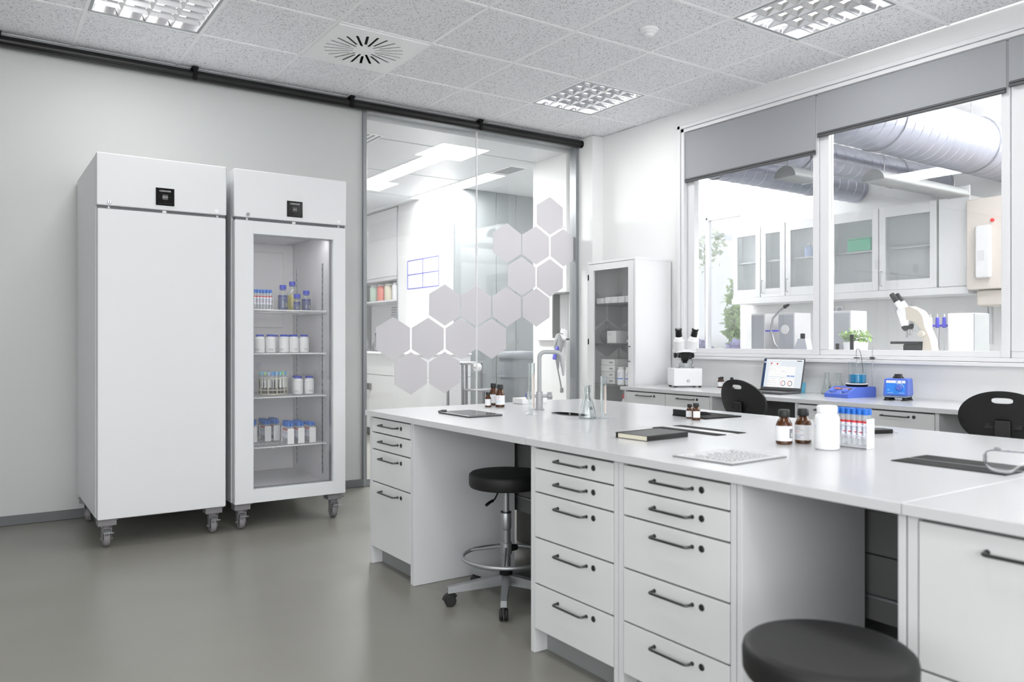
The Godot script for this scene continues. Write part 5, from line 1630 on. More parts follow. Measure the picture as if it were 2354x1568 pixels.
func microscope(at: Vector3, turn: float) -> void:
	var o := thing("stereo_microscope", "white stereo microscope with black eyepieces on a white box base", "microscope", at, turn)
	part("base_box", mb().bx(-0.118, 0.118, 0.01, 0.152, -0.1, 0.1, 0.006), M.plastic_white, o)
	for x in [-0.1, 0.1]:
		for z in [-0.08, 0.08]:
			part("foot", mb().cyl(Vector3(x, 0, z), Vector3(x, 0.012, z), 0.012, -1, 14, 0.002), M.rubber, o)
	# three-armed mark on the front
	for k in 3:
		var a := TAU * k / 3.0 + PI / 2
		var p := Vector3(cos(a) * 0.009, 0.052 + sin(a) * 0.009, 0.1003)
		var d := Vector3(-sin(a), cos(a), 0)
		part("emblem", mb().tube([p - d * 0.008, p + d * 0.004, p + d * 0.009 + Vector3(cos(a), sin(a), 0) * -0.005], 0.0018, 6), M.black, o)
	part("stage_plate", mb().cyl(Vector3(0, 0.15, 0), Vector3(0, 0.158, 0), 0.075, -1, 32, 0.002), M.alu, o)
	part("stage_ring", mb().lathe([Vector2(0.05, 0.157), Vector2(0.052, 0.19), Vector2(0.046, 0.195), Vector2(0.044, 0.157)], 28), M.glass_edge, o)
	part("sample_dish", mb().cyl(Vector3(0, 0.158, 0), Vector3(0, 0.18, 0), 0.034, 0.03, 24, 0.003), M.steel, o)
	for s in [-1.0, 1.0]:
		part("stage_clip", mb().cyl(Vector3(s * 0.062, 0.158, 0.02), Vector3(s * 0.062, 0.17, 0.02), 0.01, -1, 12, 0.002), M.steel, o)
	part("column", mb().cyl(Vector3(0, 0.15, -0.075), Vector3(0, 0.345, -0.075), 0.014, -1, 16), M.steel, o)
	part("objective", mb().lathe([Vector2(0, 0.19), Vector2(0.018, 0.19), Vector2(0.02, 0.2), Vector2(0.022, 0.21), Vector2(0.03, 0.218), Vector2(0.036, 0.25), Vector2(0.046, 0.265), Vector2(0.05, 0.285), Vector2(0, 0.285)], 28), M.black, o)
	part("focus_arm", mb().bx(0.0, 0.062, 0.225, 0.283, -0.08, 0.0, 0.008).bx(-0.045, 0.0, 0.235, 0.28, -0.09, -0.02, 0.008), M.black, o)
	for s in [-1.0, 1.0]:
		part("focus_knob", mb().cyl(Vector3(s * 0.062, 0.256, -0.03), Vector3(s * 0.083, 0.256, -0.03), 0.021, -1, 20, 0.003), M.black, o)
	part("cable", mb().tube([Vector3(0.04, 0.235, -0.03), Vector3(0.062, 0.225, -0.02), Vector3(0.066, 0.2, 0.0), Vector3(0.05, 0.175, 0.01), Vector3(0.03, 0.165, 0.02)], 0.002, 6), M.black, o)
	# head: a plate with two leaning barrels
	var hd := mb()
	hd.x = Transform3D(Basis.from_euler(Vector3(-PI / 2, 0, 0)), Vector3(0, 0, 0))
	hd.prism(PackedVector2Array([Vector2(-0.06, -0.05), Vector2(0.06, -0.05), Vector2(0.085, -0.03), Vector2(0.085, 0.06), Vector2(0.05, 0.085), Vector2(-0.05, 0.085), Vector2(-0.085, 0.06), Vector2(-0.085, -0.03)]), 0.284, 0.306, true)
	hd.x = Transform3D()
	part("head", hd, M.plastic_white, o)
	for s in [-1.0, 1.0]:
		var lean := Vector3(s * 0.13, 1.0, 0.3).normalized()
		var q := Vector3(s * 0.046, 0.29, 0.005)
		var b := mb().cyl(q, q + lean * 0.1, 0.042, 0.044, 24, 0.006)
		b.cyl(q + lean * 0.095, q + lean * 0.135, 0.04, 0.026, 24, 0.006)
		part("barrel", b, M.plastic_white, o)
		var e0 := q + lean * 0.108
		part("eyepiece", mb().cyl(e0, e0 + lean * 0.066, 0.0275, 0.025, 22, 0.003), M.black, o)
		var cup := part("eyecup", mb().cyl(e0 + lean * 0.062, e0 + lean * 0.084, 0.024, 0.029, 22, 0.003), M.rubber, o)
		part("eye_lens", mb().cyl(e0 + lean * 0.0825, e0 + lean * 0.0845, 0.016, -1, 18), M.chrome, cup)

func laptop(at: Vector3, turn: float) -> void:
	var o := thing("laptop", "open grey laptop showing charts on the window bench", "laptop", at, turn)
	part("base", mb().bx(-0.178, 0.178, 0.002, 0.016, -0.11, 0.12, 0.004), M.laptop_grey, o)
	var keys := mb()
	for r in 5:
		for k in 14:
			keys.box(Vector3(-0.147 + k * 0.0226, 0.0165, -0.075 + r * 0.021), Vector3(0.019, 0.002, 0.017), 0.0005)
	part("keys", keys, M.black_matt, o).set_meta("kind", "stuff")
	part("touchpad", mb().bx(-0.05, 0.05, 0.0155, 0.0165, 0.045, 0.108), M.blind_bar, o)
	var im := Image.create(768, 480, false, Image.FORMAT_RGB8)
	im.fill(Color(0.91, 0.94, 0.965))
	var W := Color(1, 1, 1)
	var navy := Color(0.08, 0.22, 0.4)
	var redc := Color(0.85, 0.1, 0.16)
	im.fill_rect(Rect2i(0, 0, 42, 480), navy)
	im.fill_rect(Rect2i(0, 44, 40, 20), Color(0.9, 0.93, 0.96))
	for k in 5:
		im.fill_rect(Rect2i(16, 80 + k * 34, 10, 8), Color(0.5, 0.62, 0.75))
	im.fill_rect(Rect2i(46, 0, 722, 26), Color(0.96, 0.97, 0.98))
	im.fill_rect(Rect2i(640, 22, 92, 12), Color(0.12, 0.13, 0.15))
	im.fill_rect(Rect2i(140, 56, 190, 50), W)
	for p in [[136, 62, 26], [252, 66, 26], [320, 196, 26]]:
		im.fill_rect(Rect2i(p[0], p[1], p[2], p[2]), redc)
	im.fill_rect(Rect2i(224, 84, 10, 6), redc)
	im.fill_rect(Rect2i(296, 216, 10, 6), redc)
	text_lines(im, 170, 66, 40, 2, 8, Color(0.6, 0.62, 0.66), 61, 2)
	text_lines(im, 286, 66, 40, 3, 8, Color(0.6, 0.62, 0.66), 62, 2)
	im.fill_rect(Rect2i(110, 118, 520, 180), W)
	text_lines(im, 124, 130, 40, 1, 8, Color(0.4, 0.42, 0.45), 63, 3)
	text_lines(im, 120, 166, 120, 1, 8, Color(0.5, 0.52, 0.56), 64, 2)
	text_lines(im, 124, 196, 60, 2, 10, Color(0.6, 0.6, 0.62), 65, 2)
	text_lines(im, 240, 196, 40, 2, 10, Color(0.7, 0.7, 0.72), 66, 2)
	text_lines(im, 366, 200, 80, 2, 12, Color(0.65, 0.67, 0.7), 67, 3)
	im.fill_rect(Rect2i(460, 120, 160, 3), Color(0.75, 0.77, 0.8))
	im.fill_rect(Rect2i(478, 276, 66, 14), Color(0.2, 0.5, 0.85))
	im.fill_rect(Rect2i(552, 276, 72, 14), Color(0.2, 0.5, 0.85))
	im.fill_rect(Rect2i(110, 312, 240, 168), W)
	im.fill_rect(Rect2i(364, 312, 268, 168), W)
	for r in 4:
		text_lines(im, 140, 336 + r * 36, 180, 1, 8, Color(0.6, 0.62, 0.66), 70 + r, 3)
		im.fill_rect(Rect2i(124, 334 + r * 36, 9, 9), [Color(0.8, 0.82, 0.85), navy, Color(0.1, 0.3, 0.4), redc][r])
	text_lines(im, 376, 322, 50, 1, 8, Color(0.5, 0.52, 0.56), 80, 3)
	for c in [[424, 408], [556, 408]]:
		for a in 360:
			var t := deg_to_rad(a)
			for w in 9:
				var rr := 36 + w
				im.set_pixel(clampi(int(c[0] + cos(t) * rr), 0, 767), clampi(int(c[1] + sin(t) * rr), 0, 479), navy if (a < 120 or a > 265) else redc)
		text_lines(im, c[0] - 18, c[1] - 4, 36, 1, 8, Color(0.8, 0.5, 0.5), 90, 3)
	var m := printed("laptop_screen", im, 0.4)
	m.emission_enabled = true
	m.emission_texture = m.albedo_texture
	m.emission_operator = BaseMaterial3D.EMISSION_OP_MULTIPLY
	m.emission = Color.WHITE
	m.emission_energy_multiplier = 0.9
	m.albedo_color = Color(0.25, 0.25, 0.25)
	var pose := Transform3D(Basis.from_euler(Vector3(-0.21, 0, 0)), Vector3(0, 0.014, -0.105))
	var lid := mb()
	lid.x = pose
	lid.bx(-0.178, 0.178, 0.002, 0.238, -0.007, 0.0, 0.003)
	var l := part("screen_lid", lid, M.laptop_grey, o)
	var s := mb()
	s.x = pose
	s.quad(Vector3(-0.17, 0.022, 0.0006), Vector3(0.17, 0.022, 0.0006), Vector3(0.17, 0.231, 0.0006), Vector3(-0.17, 0.231, 0.0006), Vector3(0, 0, 1))
	part("screen", s, m, l)

func hotplate(at: Vector3, turn: float) -> void:
	var o := thing("hotplate_stirrer", "blue magnetic hotplate stirrer with two knobs under a beaker", "hotplate", at, turn)
	var side := PackedVector2Array([Vector2(0.135, 0.0), Vector2(0.135, 0.024), Vector2(0.06, 0.066), Vector2(0.045, 0.07), Vector2(-0.125, 0.07), Vector2(-0.135, 0.06), Vector2(-0.135, 0.0)])
	var b := mb()
	b.x = Transform3D(Basis.from_euler(Vector3(0, -PI / 2, 0)), Vector3.ZERO)
	b.prism(side, -0.095, 0.095)
	part("body", b, M.blue_body, o)
	var slope := Transform3D(Basis.from_euler(Vector3(0.51, 0, 0)), Vector3(0, 0.0455, 0.0985))
	var pm := mb()
	pm.x = slope
	pm.bx(-0.075, 0.075, 0.0, 0.0012, -0.036, -0.012)
	part("display_panel", pm, M.display_slate, o)
	for s in [-0.035, 0.03]:
		var rd := mb()
		rd.x = slope
		rd.bx(s - 0.024, s + 0.024, 0.001, 0.002, -0.03, -0.018)
		part("display", rd, M.display_red, o)
	for s in [-0.05, 0.05]:
		var k := mb()
		k.x = slope
		k.cyl(Vector3(s, 0, 0.012), Vector3(s, 0.017, 0.012), 0.0215, 0.0195, 24, 0.003)
		part("knob", k, M.blue_body, o)
		var ar := mb()
		ar.x = slope
		ar.tube(arc(Vector3(s, 0.001, 0.012), 0.027, 0.4, PI - 0.4, 10, Vector3(1, 0, 0), Vector3(0, 0, 1)), 0.001, 5)
		part("dial_mark", ar, M.plastic_pale, o)
	part("plate_skirt", mb().cyl(Vector3(0.02, 0.07, -0.04), Vector3(0.02, 0.084, -0.04), 0.066, 0.07, 36, 0.002), M.black_matt, o)
	part("hot_plate", mb().cyl(Vector3(0.02, 0.084, -0.04), Vector3(0.02, 0.092, -0.04), 0.07, -1, 36, 0.002), M.plastic_white, o)
	var pos := o.position + Vector3(0.026, 0.0923, -0.04).rotated(Vector3.UP, o.rotation.y)
	var bk := thing("beaker", "glass beaker half full of bright blue liquid on the hotplate", "beaker", pos, turn)
	var r := 0.056
	part("glass", mb().lathe(wall([Vector2(0, 0.0), Vector2(r - 0.004, 0.0), Vector2(r, 0.004), Vector2(r, 0.135), Vector2(r + 0.003, 0.139)], 0.0017), 36), M.clear_glass, bk)
	part("rim", mb().lathe([Vector2(r + 0.0015, 0.1375), Vector2(r + 0.004, 0.1375), Vector2(r + 0.004, 0.1395), Vector2(r + 0.0015, 0.1395)], 36), M.glass_edge, bk)
	part("spout", mb().tube([Vector3(-0.012, 0.137, r), Vector3(0, 0.142, r + 0.011), Vector3(0.012, 0.137, r)], 0.002, 6), M.glass_edge, bk)
	part("liquid", mb().lathe([Vector2(0, 0.002), Vector2(r - 0.006, 0.002), Vector2(r - 0.002, 0.006), Vector2(r - 0.002, 0.058), Vector2(0, 0.058)], 36), M.liquid_cyan, bk)
	part("stir_bar", mb().cyl(Vector3(-0.02, 0.0605, 0.0), Vector3(0.03, 0.0605, 0.01), 0.0015, -1, 8), M.plastic_white, bk)
	# stand with probe
	var st := thing("probe_stand", "thin steel stand holding a temperature probe in the beaker", "stand", o.position + Vector3(0.08, 0.0705, -0.118).rotated(Vector3.UP, o.rotation.y), turn)
	part("rod", mb().cyl(Vector3(0, 0, 0), Vector3(0, 0.265, 0), 0.003, -1, 10), M.steel, st)
	part("cross_rod", mb().cyl(Vector3(0.035, 0.19, 0.004), Vector3(-0.105, 0.19, 0.055), 0.0022, -1, 8), M.steel, st)
	part("clamp", mb().box(Vector3(0, 0.19, 0.002), Vector3(0.034, 0.016, 0.016), 0.003), M.black, st)
	part("clamp", mb().box(Vector3(-0.085, 0.19, 0.05), Vector3(0.04, 0.007, 0.014), 0.002), M.black, st)
	part("probe", mb().cyl(Vector3(-0.085, 0.09, 0.052), Vector3(-0.085, 0.215, 0.052), 0.0022, -1, 8).cyl(Vector3(-0.085, 0.2, 0.052), Vector3(-0.085, 0.23, 0.052), 0.0035, -1, 10), M.steel, st)
	var wire := [Vector3(-0.085, 0.228, 0.052)]
	wire.append_array(arc(Vector3(-0.073, 0.238, 0.05), 0.013, PI, 0.3, 8, Vector3(1, 0, 0), Vector3(0, 1, 0)))
	wire.append_array([Vector3(-0.052, 0.21, 0.048), Vector3(-0.044, 0.16, 0.046), Vector3(-0.04, 0.12, 0.044), Vector3(-0.038, 0.09, 0.045)])
	part("cable", mb().tube(wire, 0.0016, 6), M.gap_dark, st)

func mixer(at: Vector3, turn: float) -> void:
	var o := thing("vortex_mixer", "blue vortex mixer with a black cup on four rubber feet", "mixer", at, turn)
	var w0 := 0.072
	var b := mb()
	var low := 0.032
	var top := 0.132
	var c0 := [Vector3(-w0, low, -0.07), Vector3(w0, low, -0.07), Vector3(w0, low, 0.072), Vector3(-w0, low, 0.072)]
	var c1 := [Vector3(-w0 + 0.004, top, -0.066), Vector3(w0 - 0.004, top, -0.066), Vector3(w0 - 0.004, top, 0.056), Vector3(-w0 + 0.004, top, 0.056)]
	var mid := Vector3(0, 0.085, 0)
	for i in 4:
		var j := (i + 1) % 4
		var nn: Vector3 = (c0[j] - c0[i]).cross(c1[i] - c0[i]).normalized()
		if nn.dot(c0[i] - mid) < 0.0:
			nn = -nn
		b.quad(c0[i], c0[j], c1[j], c1[i], nn)
	b.quad(c1[0], c1[1], c1[2], c1[3], Vector3.UP)
	b.box(Vector3(0, top, -0.005), Vector3(w0 * 2 - 0.008, 0.012, 0.122), 0.006)
	part("body", b, M.blue_body, o)
	part("lower_body", mb().bx(-w0 + 0.002, w0 - 0.002, 0.018, 0.033, -0.066, 0.07, 0.006), M.grey_blue, o)
	var f := mb()
	f.x = Transform3D(Basis.from_euler(Vector3(-0.159, 0, 0)), Vector3(0, 0.085, 0.0652))
	f.bx(-0.056, 0.056, -0.045, 0.024, 0, 0.0012)
	var fp := part("front_panel", f, M.blue_light, o)
	var g := mb()
	g.x = f.x
	g.bx(-0.056, 0.056, 0.025, 0.041, 0, 0.0012)
	part("name_strip", g, M.strip_print, o)
	var k := mb()
	k.x = f.x
	k.cyl(Vector3(0.022, -0.004, 0.001), Vector3(0.022, -0.004, 0.016), 0.02, 0.018, 24, 0.003)
	part("knob", k, M.blue_body, fp)
	var ar := mb()
	ar.x = f.x
	ar.tube(arc(Vector3(0.022, -0.004, 0.002), 0.026, 0.1, 2.2, 10, Vector3(1, 0, 0), Vector3(0, 1, 0)), 0.0018, 5)
	part("dial_mark", ar, M.plastic_pale, fp)
	var sm := mb()
	sm.x = f.x
	for q in [[-0.045, -0.02, 0.005], [-0.045, -0.038, 0.002], [0.02, -0.038, 0.002]]:
		sm.bx(q[0], q[0] + (0.008 if q[2] > 0.003 else 0.032), q[1], q[1] + q[2], 0.001, 0.002)
	part("small_print", sm, M.plastic_pale, fp)
	for x in [-0.052, 0.052]:
		for z in [-0.045, 0.05]:
			part("foot", mb().cyl(Vector3(x, 0.0, z), Vector3(x, 0.006, z), 0.024, 0.02, 18).cyl(Vector3(x, 0.005, z), Vector3(x, 0.022, z), 0.0165, -1, 18), M.rubber, o)
	part("cup", mb().lathe([Vector2(0, top + 0.005), Vector2(0.034, top + 0.005), Vector2(0.033, top + 0.012), Vector2(0.024, top + 0.022), Vector2(0.022, top + 0.033), Vector2(0.017, top + 0.033), Vector2(0.008, top + 0.025), Vector2(0, top + 0.024)], 28), M.rubber, o)

# ---------------------------------------------------------------- the room behind the glass partition
func back_room() -> void:
	var C := 3.07
	shell("ceiling", mb().bv(1.3, 6.45, C, C + 0.1, 6.25, 12.0), M.backroom_ceiling, "flat pale ceiling of the room behind the glass")
	shell("wall_far", mb().bv(1.3, 6.6, 0.0, C, 11.9, 12.0), M.wall_white)
	shell("wall_far_left", mb().bv(1.3, 1.4, 0.0, C, 6.25, 11.9), M.wall_white)
	shell("wall_far_right", mb().bv(6.45, 6.55, 0.0, C + 0.4, 6.45, 12.0), M.wall_white)
	shell("wall_far_side", mb().bv(5.12, 6.45, 0.0, C + 0.4, 6.45, 6.55), M.wall_white)
	# seams of the ceiling sheets
	for v in [6.75, 8.0, 9.25]:
		part("ceiling_seam", mb().bv(1.5, 4.9, C - 0.003, C - 0.0005, v, v + 0.006), M.gap_grey2, get_node("ceiling_001"))
	# stub wall at the right with a bright dark-framed opening
	var st := shell_node("wall_stub", "white wall end at the right behind the glass")
	part("wall_panel", mb().bv(4.92, 5.12, 0.0, 1.23, 6.25, 6.81), M.wall_white, st)
	part("wall_panel", mb().bv(4.92, 5.12, 1.69, C, 6.25, 6.81), M.wall_white, st)
	part("wall_panel", mb().bv(4.92, 5.12, 1.23, 1.69, 6.46, 6.81), M.wall_white, st)
	part("wall_panel", mb().bv(5.1, 5.12, 1.23, 1.69, 6.25, 6.46), M.wall_white, st)
	part("panel_joint", mb().bv(4.916, 4.92, 2.33, 2.336, 6.25, 6.5), M.gap_grey2, st)
	var w := shell_node("window_3", "small dark-framed niche in the white wall end")
	part("frame_rail", mb().bv(4.912, 5.0, 1.672, 1.692, 6.25, 6.47, 0.002), M.grey_and_knee_shade, w)
	part("frame_stile", mb().bv(4.912, 5.0, 1.228, 1.672, 6.452, 6.47, 0.002), M.grey_and_knee_shade, w)
	part("sill", mb().bv(4.885, 5.09, 1.206, 1.228, 6.25, 6.72, 0.003), M.plastic_white, w)
	white_jar("small white jar on the sill of the dark-framed niche", pt(4.96, 1.2285, 6.335), 0.1, 0.036, M.plastic_pale, M.jar_label, "", -70)
	# brushed steel sheets
	var sp := shell_node("wall_steel", "tall brushed steel wall sheets behind the glass")
	for k in 5:
		part("steel_panel", mb().bv(4.9 + k * 0.3, 5.195 + k * 0.3, 0.0, C - 0.002, 8.4, 8.45, 0.003), M.steel_sheet, sp)
	# white block wall with the framed board
	shell("wall_block", mb().bv(4.9, 5.3, 0.0, C - 0.001, 8.46, 9.96), M.wall_white)
	var b := thing("framed_board", "white board framed and crossed by blue lines on the far wall", "board", pt(4.897, 1.9, 9.24), -90)
	part("board", mb().bx(-0.43, 0.43, 0, 0.375, -0.012, -0.002, 0.002), M.paper, b)
	for y in [0.0, 0.187, 0.375]:
		part("blue_line", mb().bx(-0.43, 0.43, y - 0.005, y + 0.005, -0.002, 0.003, 0.001), M.line_blue, b)
	for x in [-0.43, 0.0, 0.43]:
		part("blue_line", mb().bx(x - 0.007, x + 0.007, 0.0, 0.375, -0.002, 0.002, 0.001), M.line_blue, b)
	# open hood with shelf, jars and clutter
	var h := thing("fume_hood", "white open-fronted hood and shelf unit behind the left glass pane", "hood", pt(4.9, 0, 9.975))
	part("upper_box", mb().bx(0, 0.33, 2.11, 3.06, -1.6, 0, 0.004), M.lacquer, h)
	part("edge_post", mb().bx(-0.012, 0.02, 1.06, 3.065, -0.004, 0.014, 0.003), M.post_grey, h)
	part("edge_strip", mb().bx(-0.004, 0.02, 3.06, 3.068, -1.6, -0.004, 0.002), M.post_grey, h)
	part("lintel", mb().bx(-0.006, 0.3, 2.06, 2.105, -1.6, -0.01, 0.003), M.plastic_pale, h)
	part("shelf", mb().bx(-0.012, 0.33, 1.755, 1.78, -1.6, -0.01, 0.003), M.plastic_white, h)
	part("tiled_back", mb().bx(0.33, 0.345, 1.06, 2.10, -1.6, 0, 0.002), M.plastic_pale, h)
	var bl := thing("bench_cupboard", "white bench with drawers at the left behind the glass", "cupboard", pt(4.22, 0, 8.0))
	part("top", mb().bx(-0.02, 0.67, 1.03, 1.055, -3.0, 0, 0.004), M.plastic_pale, bl)
	part("front_panel", mb().bx(0, 0.66, 0.78, 1.028, -3.0, -0.01, 0.003), M.lacquer, bl)
	part("front_panel", mb().bx(0, 0.66, 0.1, 0.776, -3.0, -0.01, 0.003), M.lacquer, bl)
	part("plinth", mb().bx(0.05, 0.6, 0.0, 0.1, -2.95, -0.03), M.grey_and_knee_shade, bl)
	part("handle", mb().bx(-0.03, 0.0, 0.585, 0.665, -1.44, -1.34, 0.004), M.grey_and_knee_shade, bl, "dark square handle")
	var tile := mb()
	for i in 7:
		for j in 16:
			tile.box(Vector3(0.328, 1.48 + i * 0.036, -0.1 - j * 0.05 - (i % 2) * 0.025), Vector3(0.008, 0.016, 0.03), 0.003)
	part("perforated_sheet", tile, M.gap_grey2, h).set_meta("kind", "stuff")
	for k in 4:
		var jr := thing("storage_jar", ["pale green storage jar under the hood, leftmost", "red storage jar under the hood behind the glass", "cream storage jar under the hood, third from the left", "white storage jar under the hood, rightmost"][k], "jar", pt(5.02, 1.7805, 10.98 - k * 0.25), 0, "storage jars under the hood")
		part("body", mb().lathe([Vector2(0, 0), Vector2(0.07, 0), Vector2(0.078, 0.02), Vector2(0.078, 0.2), Vector2(0.06, 0.225)], 20), [M.pale_green, M.pale_red, M.ivory, M.plastic_white][k], jr)
		part("lid", mb().cyl(Vector3(0, 0.222, 0), Vector3(0, 0.245, 0), 0.062, -1, 20, 0.004), M.plastic_white, jr)
	for k in 5:
		var f := thing("dark_flask", ["dark round flask at the left of the hood bench", "second dark flask on the hood bench", "middle dark flask on the hood bench", "dark flask right of the middle one on the hood bench", "rightmost dark flask on the hood bench"][k], "flask", pt(4.62 + 0.08 * (k % 2), 1.0555, 10.45 - k * 0.22), 0, "dark flasks on the hood bench")
		var rr: float = 0.075 - 0.008 * (k % 3)
		part("bowl", mb().lathe([Vector2(0, 0), Vector2(rr * 0.6, 0.005), Vector2(rr * 0.95, rr * 0.6), Vector2(rr, rr), Vector2(rr * 0.85, rr * 1.6), Vector2(rr * 0.4, rr * 2.1), Vector2(0.02, rr * 2.4), Vector2(0.02, rr * 3.4)], 20), [M.steel_dull, M.grey_and_knee_shade, M.steel_dull, M.gap_dark, M.steel_dull][k], f)
		part("stopper", mb().cyl(Vector3(0, rr * 3.35, 0), Vector3(0, rr * 3.35 + 0.03, 0), 0.023, -1, 14, 0.003), M.black_matt, f)
	# lit ceiling panels, each with its lamp
	for p in [["long lit ceiling panel nearer the middle post, behind the left pane", 3.92, 7.9, 1.75], ["long lit ceiling panel behind the joint of the glass panes", 4.885, 8.4, 1.84]]:
		var o := thing("panel_light", p[0], "ceiling lamp", pt(p[1], C, p[2]), 0, "panel lamps behind the glass")
		part("frame", mb().bx(-0.14, 0.14, -0.006, 0.0, -p[3] / 2 - 0.02, p[3] / 2 + 0.02, 0.002), M.grid_white, o)
		part("diffuser", mb().bx(-0.12, 0.12, -0.01, -0.005, -p[3] / 2, p[3] / 2, 0.002), M.panel_glow, o)
	for p in [["slatted ceiling vent at the left edge of the glass partition", 2.95, 6.8, 0.34, 0.34], ["grey return-air grille beside the right lit ceiling panel", 4.88, 7.2, 0.22, 0.38]]:
		var o := thing("ceiling_vent", p[0], "vent", pt(p[1], C, p[2]), 0, "vents behind the glass")
		part("frame", mb().bx(-p[3] / 2, p[3] / 2, -0.008, 0.0, -p[4] / 2, p[4] / 2, 0.002), M.grid_white, o)
		for k in 6:
			var x: float = -p[3] / 2 + 0.03 + k * (p[3] - 0.06) / 5.0
			part("slat", mb().bx(x - 0.011, x + 0.011, -0.013, -0.0075, -p[4] / 2 + 0.02, p[4] / 2 - 0.02, 0.002), M.gap_grey2, o)
	# tall grey bin
	var bn := thing("grey_bin", "tall grey plastic bin in front of the steel wall sheets", "bin", pt(5.13, 0, 7.35))
	part("body", mb().lathe([Vector2(0, 0), Vector2(0.19, 0), Vector2(0.2, 0.02), Vector2(0.235, 1.0), Vector2(0.22, 1.0)], 36), M.bin_grey, bn)
	part("lid", mb().lathe([Vector2(0, 1.0), Vector2(0.245, 1.0), Vector2(0.25, 1.01), Vector2(0.25, 1.055), Vector2(0.235, 1.08), Vector2(0, 1.09)], 36), M.bin_grey, bn)
	part("rim", mb().lathe([Vector2(0.225, 0.8), Vector2(0.238, 0.8), Vector2(0.238, 0.815), Vector2(0.225, 0.815)], 36), M.bin_grey, bn)
	# steel step trolley
	var t := thing("step_frame", "grey steel step frame beside the bin, with a sheet on top", "trolley", pt(4.55, 0, 7.6), 12)
	for q in [[-0.14, 0.14, 0.94], [-0.1, 0.18, 0.66]]:
		var z: float = 0.0 if q[2] > 0.9 else 0.28
		for s in [-1.0, 1.0]:
			for e in [-1.0, 1.0]:
				part("leg", mb().bx(s * 0.14 - 0.013, s * 0.14 + 0.013, 0.0, q[2], z + e * 0.12 - 0.013, z + e * 0.12 + 0.013, 0.003), M.steel_dull, t)
		part("top_frame", mb().bx(-0.155, 0.155, q[2], q[2] + 0.02, z - 0.135, z + 0.135, 0.004), M.steel_dull, t)
	var cl := single("white_sheet", mb().bx(-0.17, 0.1, 0.0, 0.008, -0.13, 0.13, 0.003), M.paper, "white sheet lying on top of the steel step frame", "sheet", pt(4.53, 0.9605, 7.6), 12)
	var ro := thing("paper_roll", "white paper roll hanging from the steel step frame", "paper roll", pt(4.62, 0.87, 7.44), 12)
	part("roll", mb().cyl(Vector3(-0.03, 0.04, 0), Vector3(0.03, 0.04, 0), 0.042, -1, 22, 0.004), M.paper, ro)
	part("spindle", mb().cyl(Vector3(-0.05, 0.04, 0), Vector3(0.05, 0.04, 0), 0.012, -1, 12), M.steel, ro)
	# spray gun on the wall end
	var g := thing("spray_gun", "grey spray gun with a blue trigger hanging on the white wall end", "spray gun", pt(4.86, 0.72, 6.3))
	part("hose", mb().tube([Vector3(-0.03, 0.5, 0.02), Vector3(-0.07, 0.42, 0.03), Vector3(-0.06, 0.26, 0.05), Vector3(-0.02, 0.1, 0.05), Vector3(0.01, 0.0, 0.04)], 0.007, 8), M.steel_dull, g)
	part("body", mb().lathe([Vector2(0.0, 0.26), Vector2(0.016, 0.27), Vector2(0.03, 0.34), Vector2(0.045, 0.42), Vector2(0.04, 0.5), Vector2(0.02, 0.55), Vector2(0, 0.555)], 20), M.tap_grey, g)
	part("trigger", mb().tube([Vector3(-0.02, 0.42, 0.02), Vector3(-0.06, 0.36, 0.03), Vector3(-0.08, 0.3, 0.04)], 0.02, 8), M.line_blue, g)
	part("nozzle", mb().cyl(Vector3(0.0, 0.27, 0), Vector3(0.0, 0.2, 0), 0.012, 0.006, 12), M.steel_dull, g)
	part("plug", mb().box(Vector3(0.012, -0.01, 0.04), Vector3(0.03, 0.05, 0.03), 0.006), M.steel_dull, g)
	part("hook", mb().tube([Vector3(0.058, 0.55, 0), Vector3(0.02, 0.56, 0), Vector3(0.0, 0.54, 0)], 0.006, 8), M.steel_dull, g)

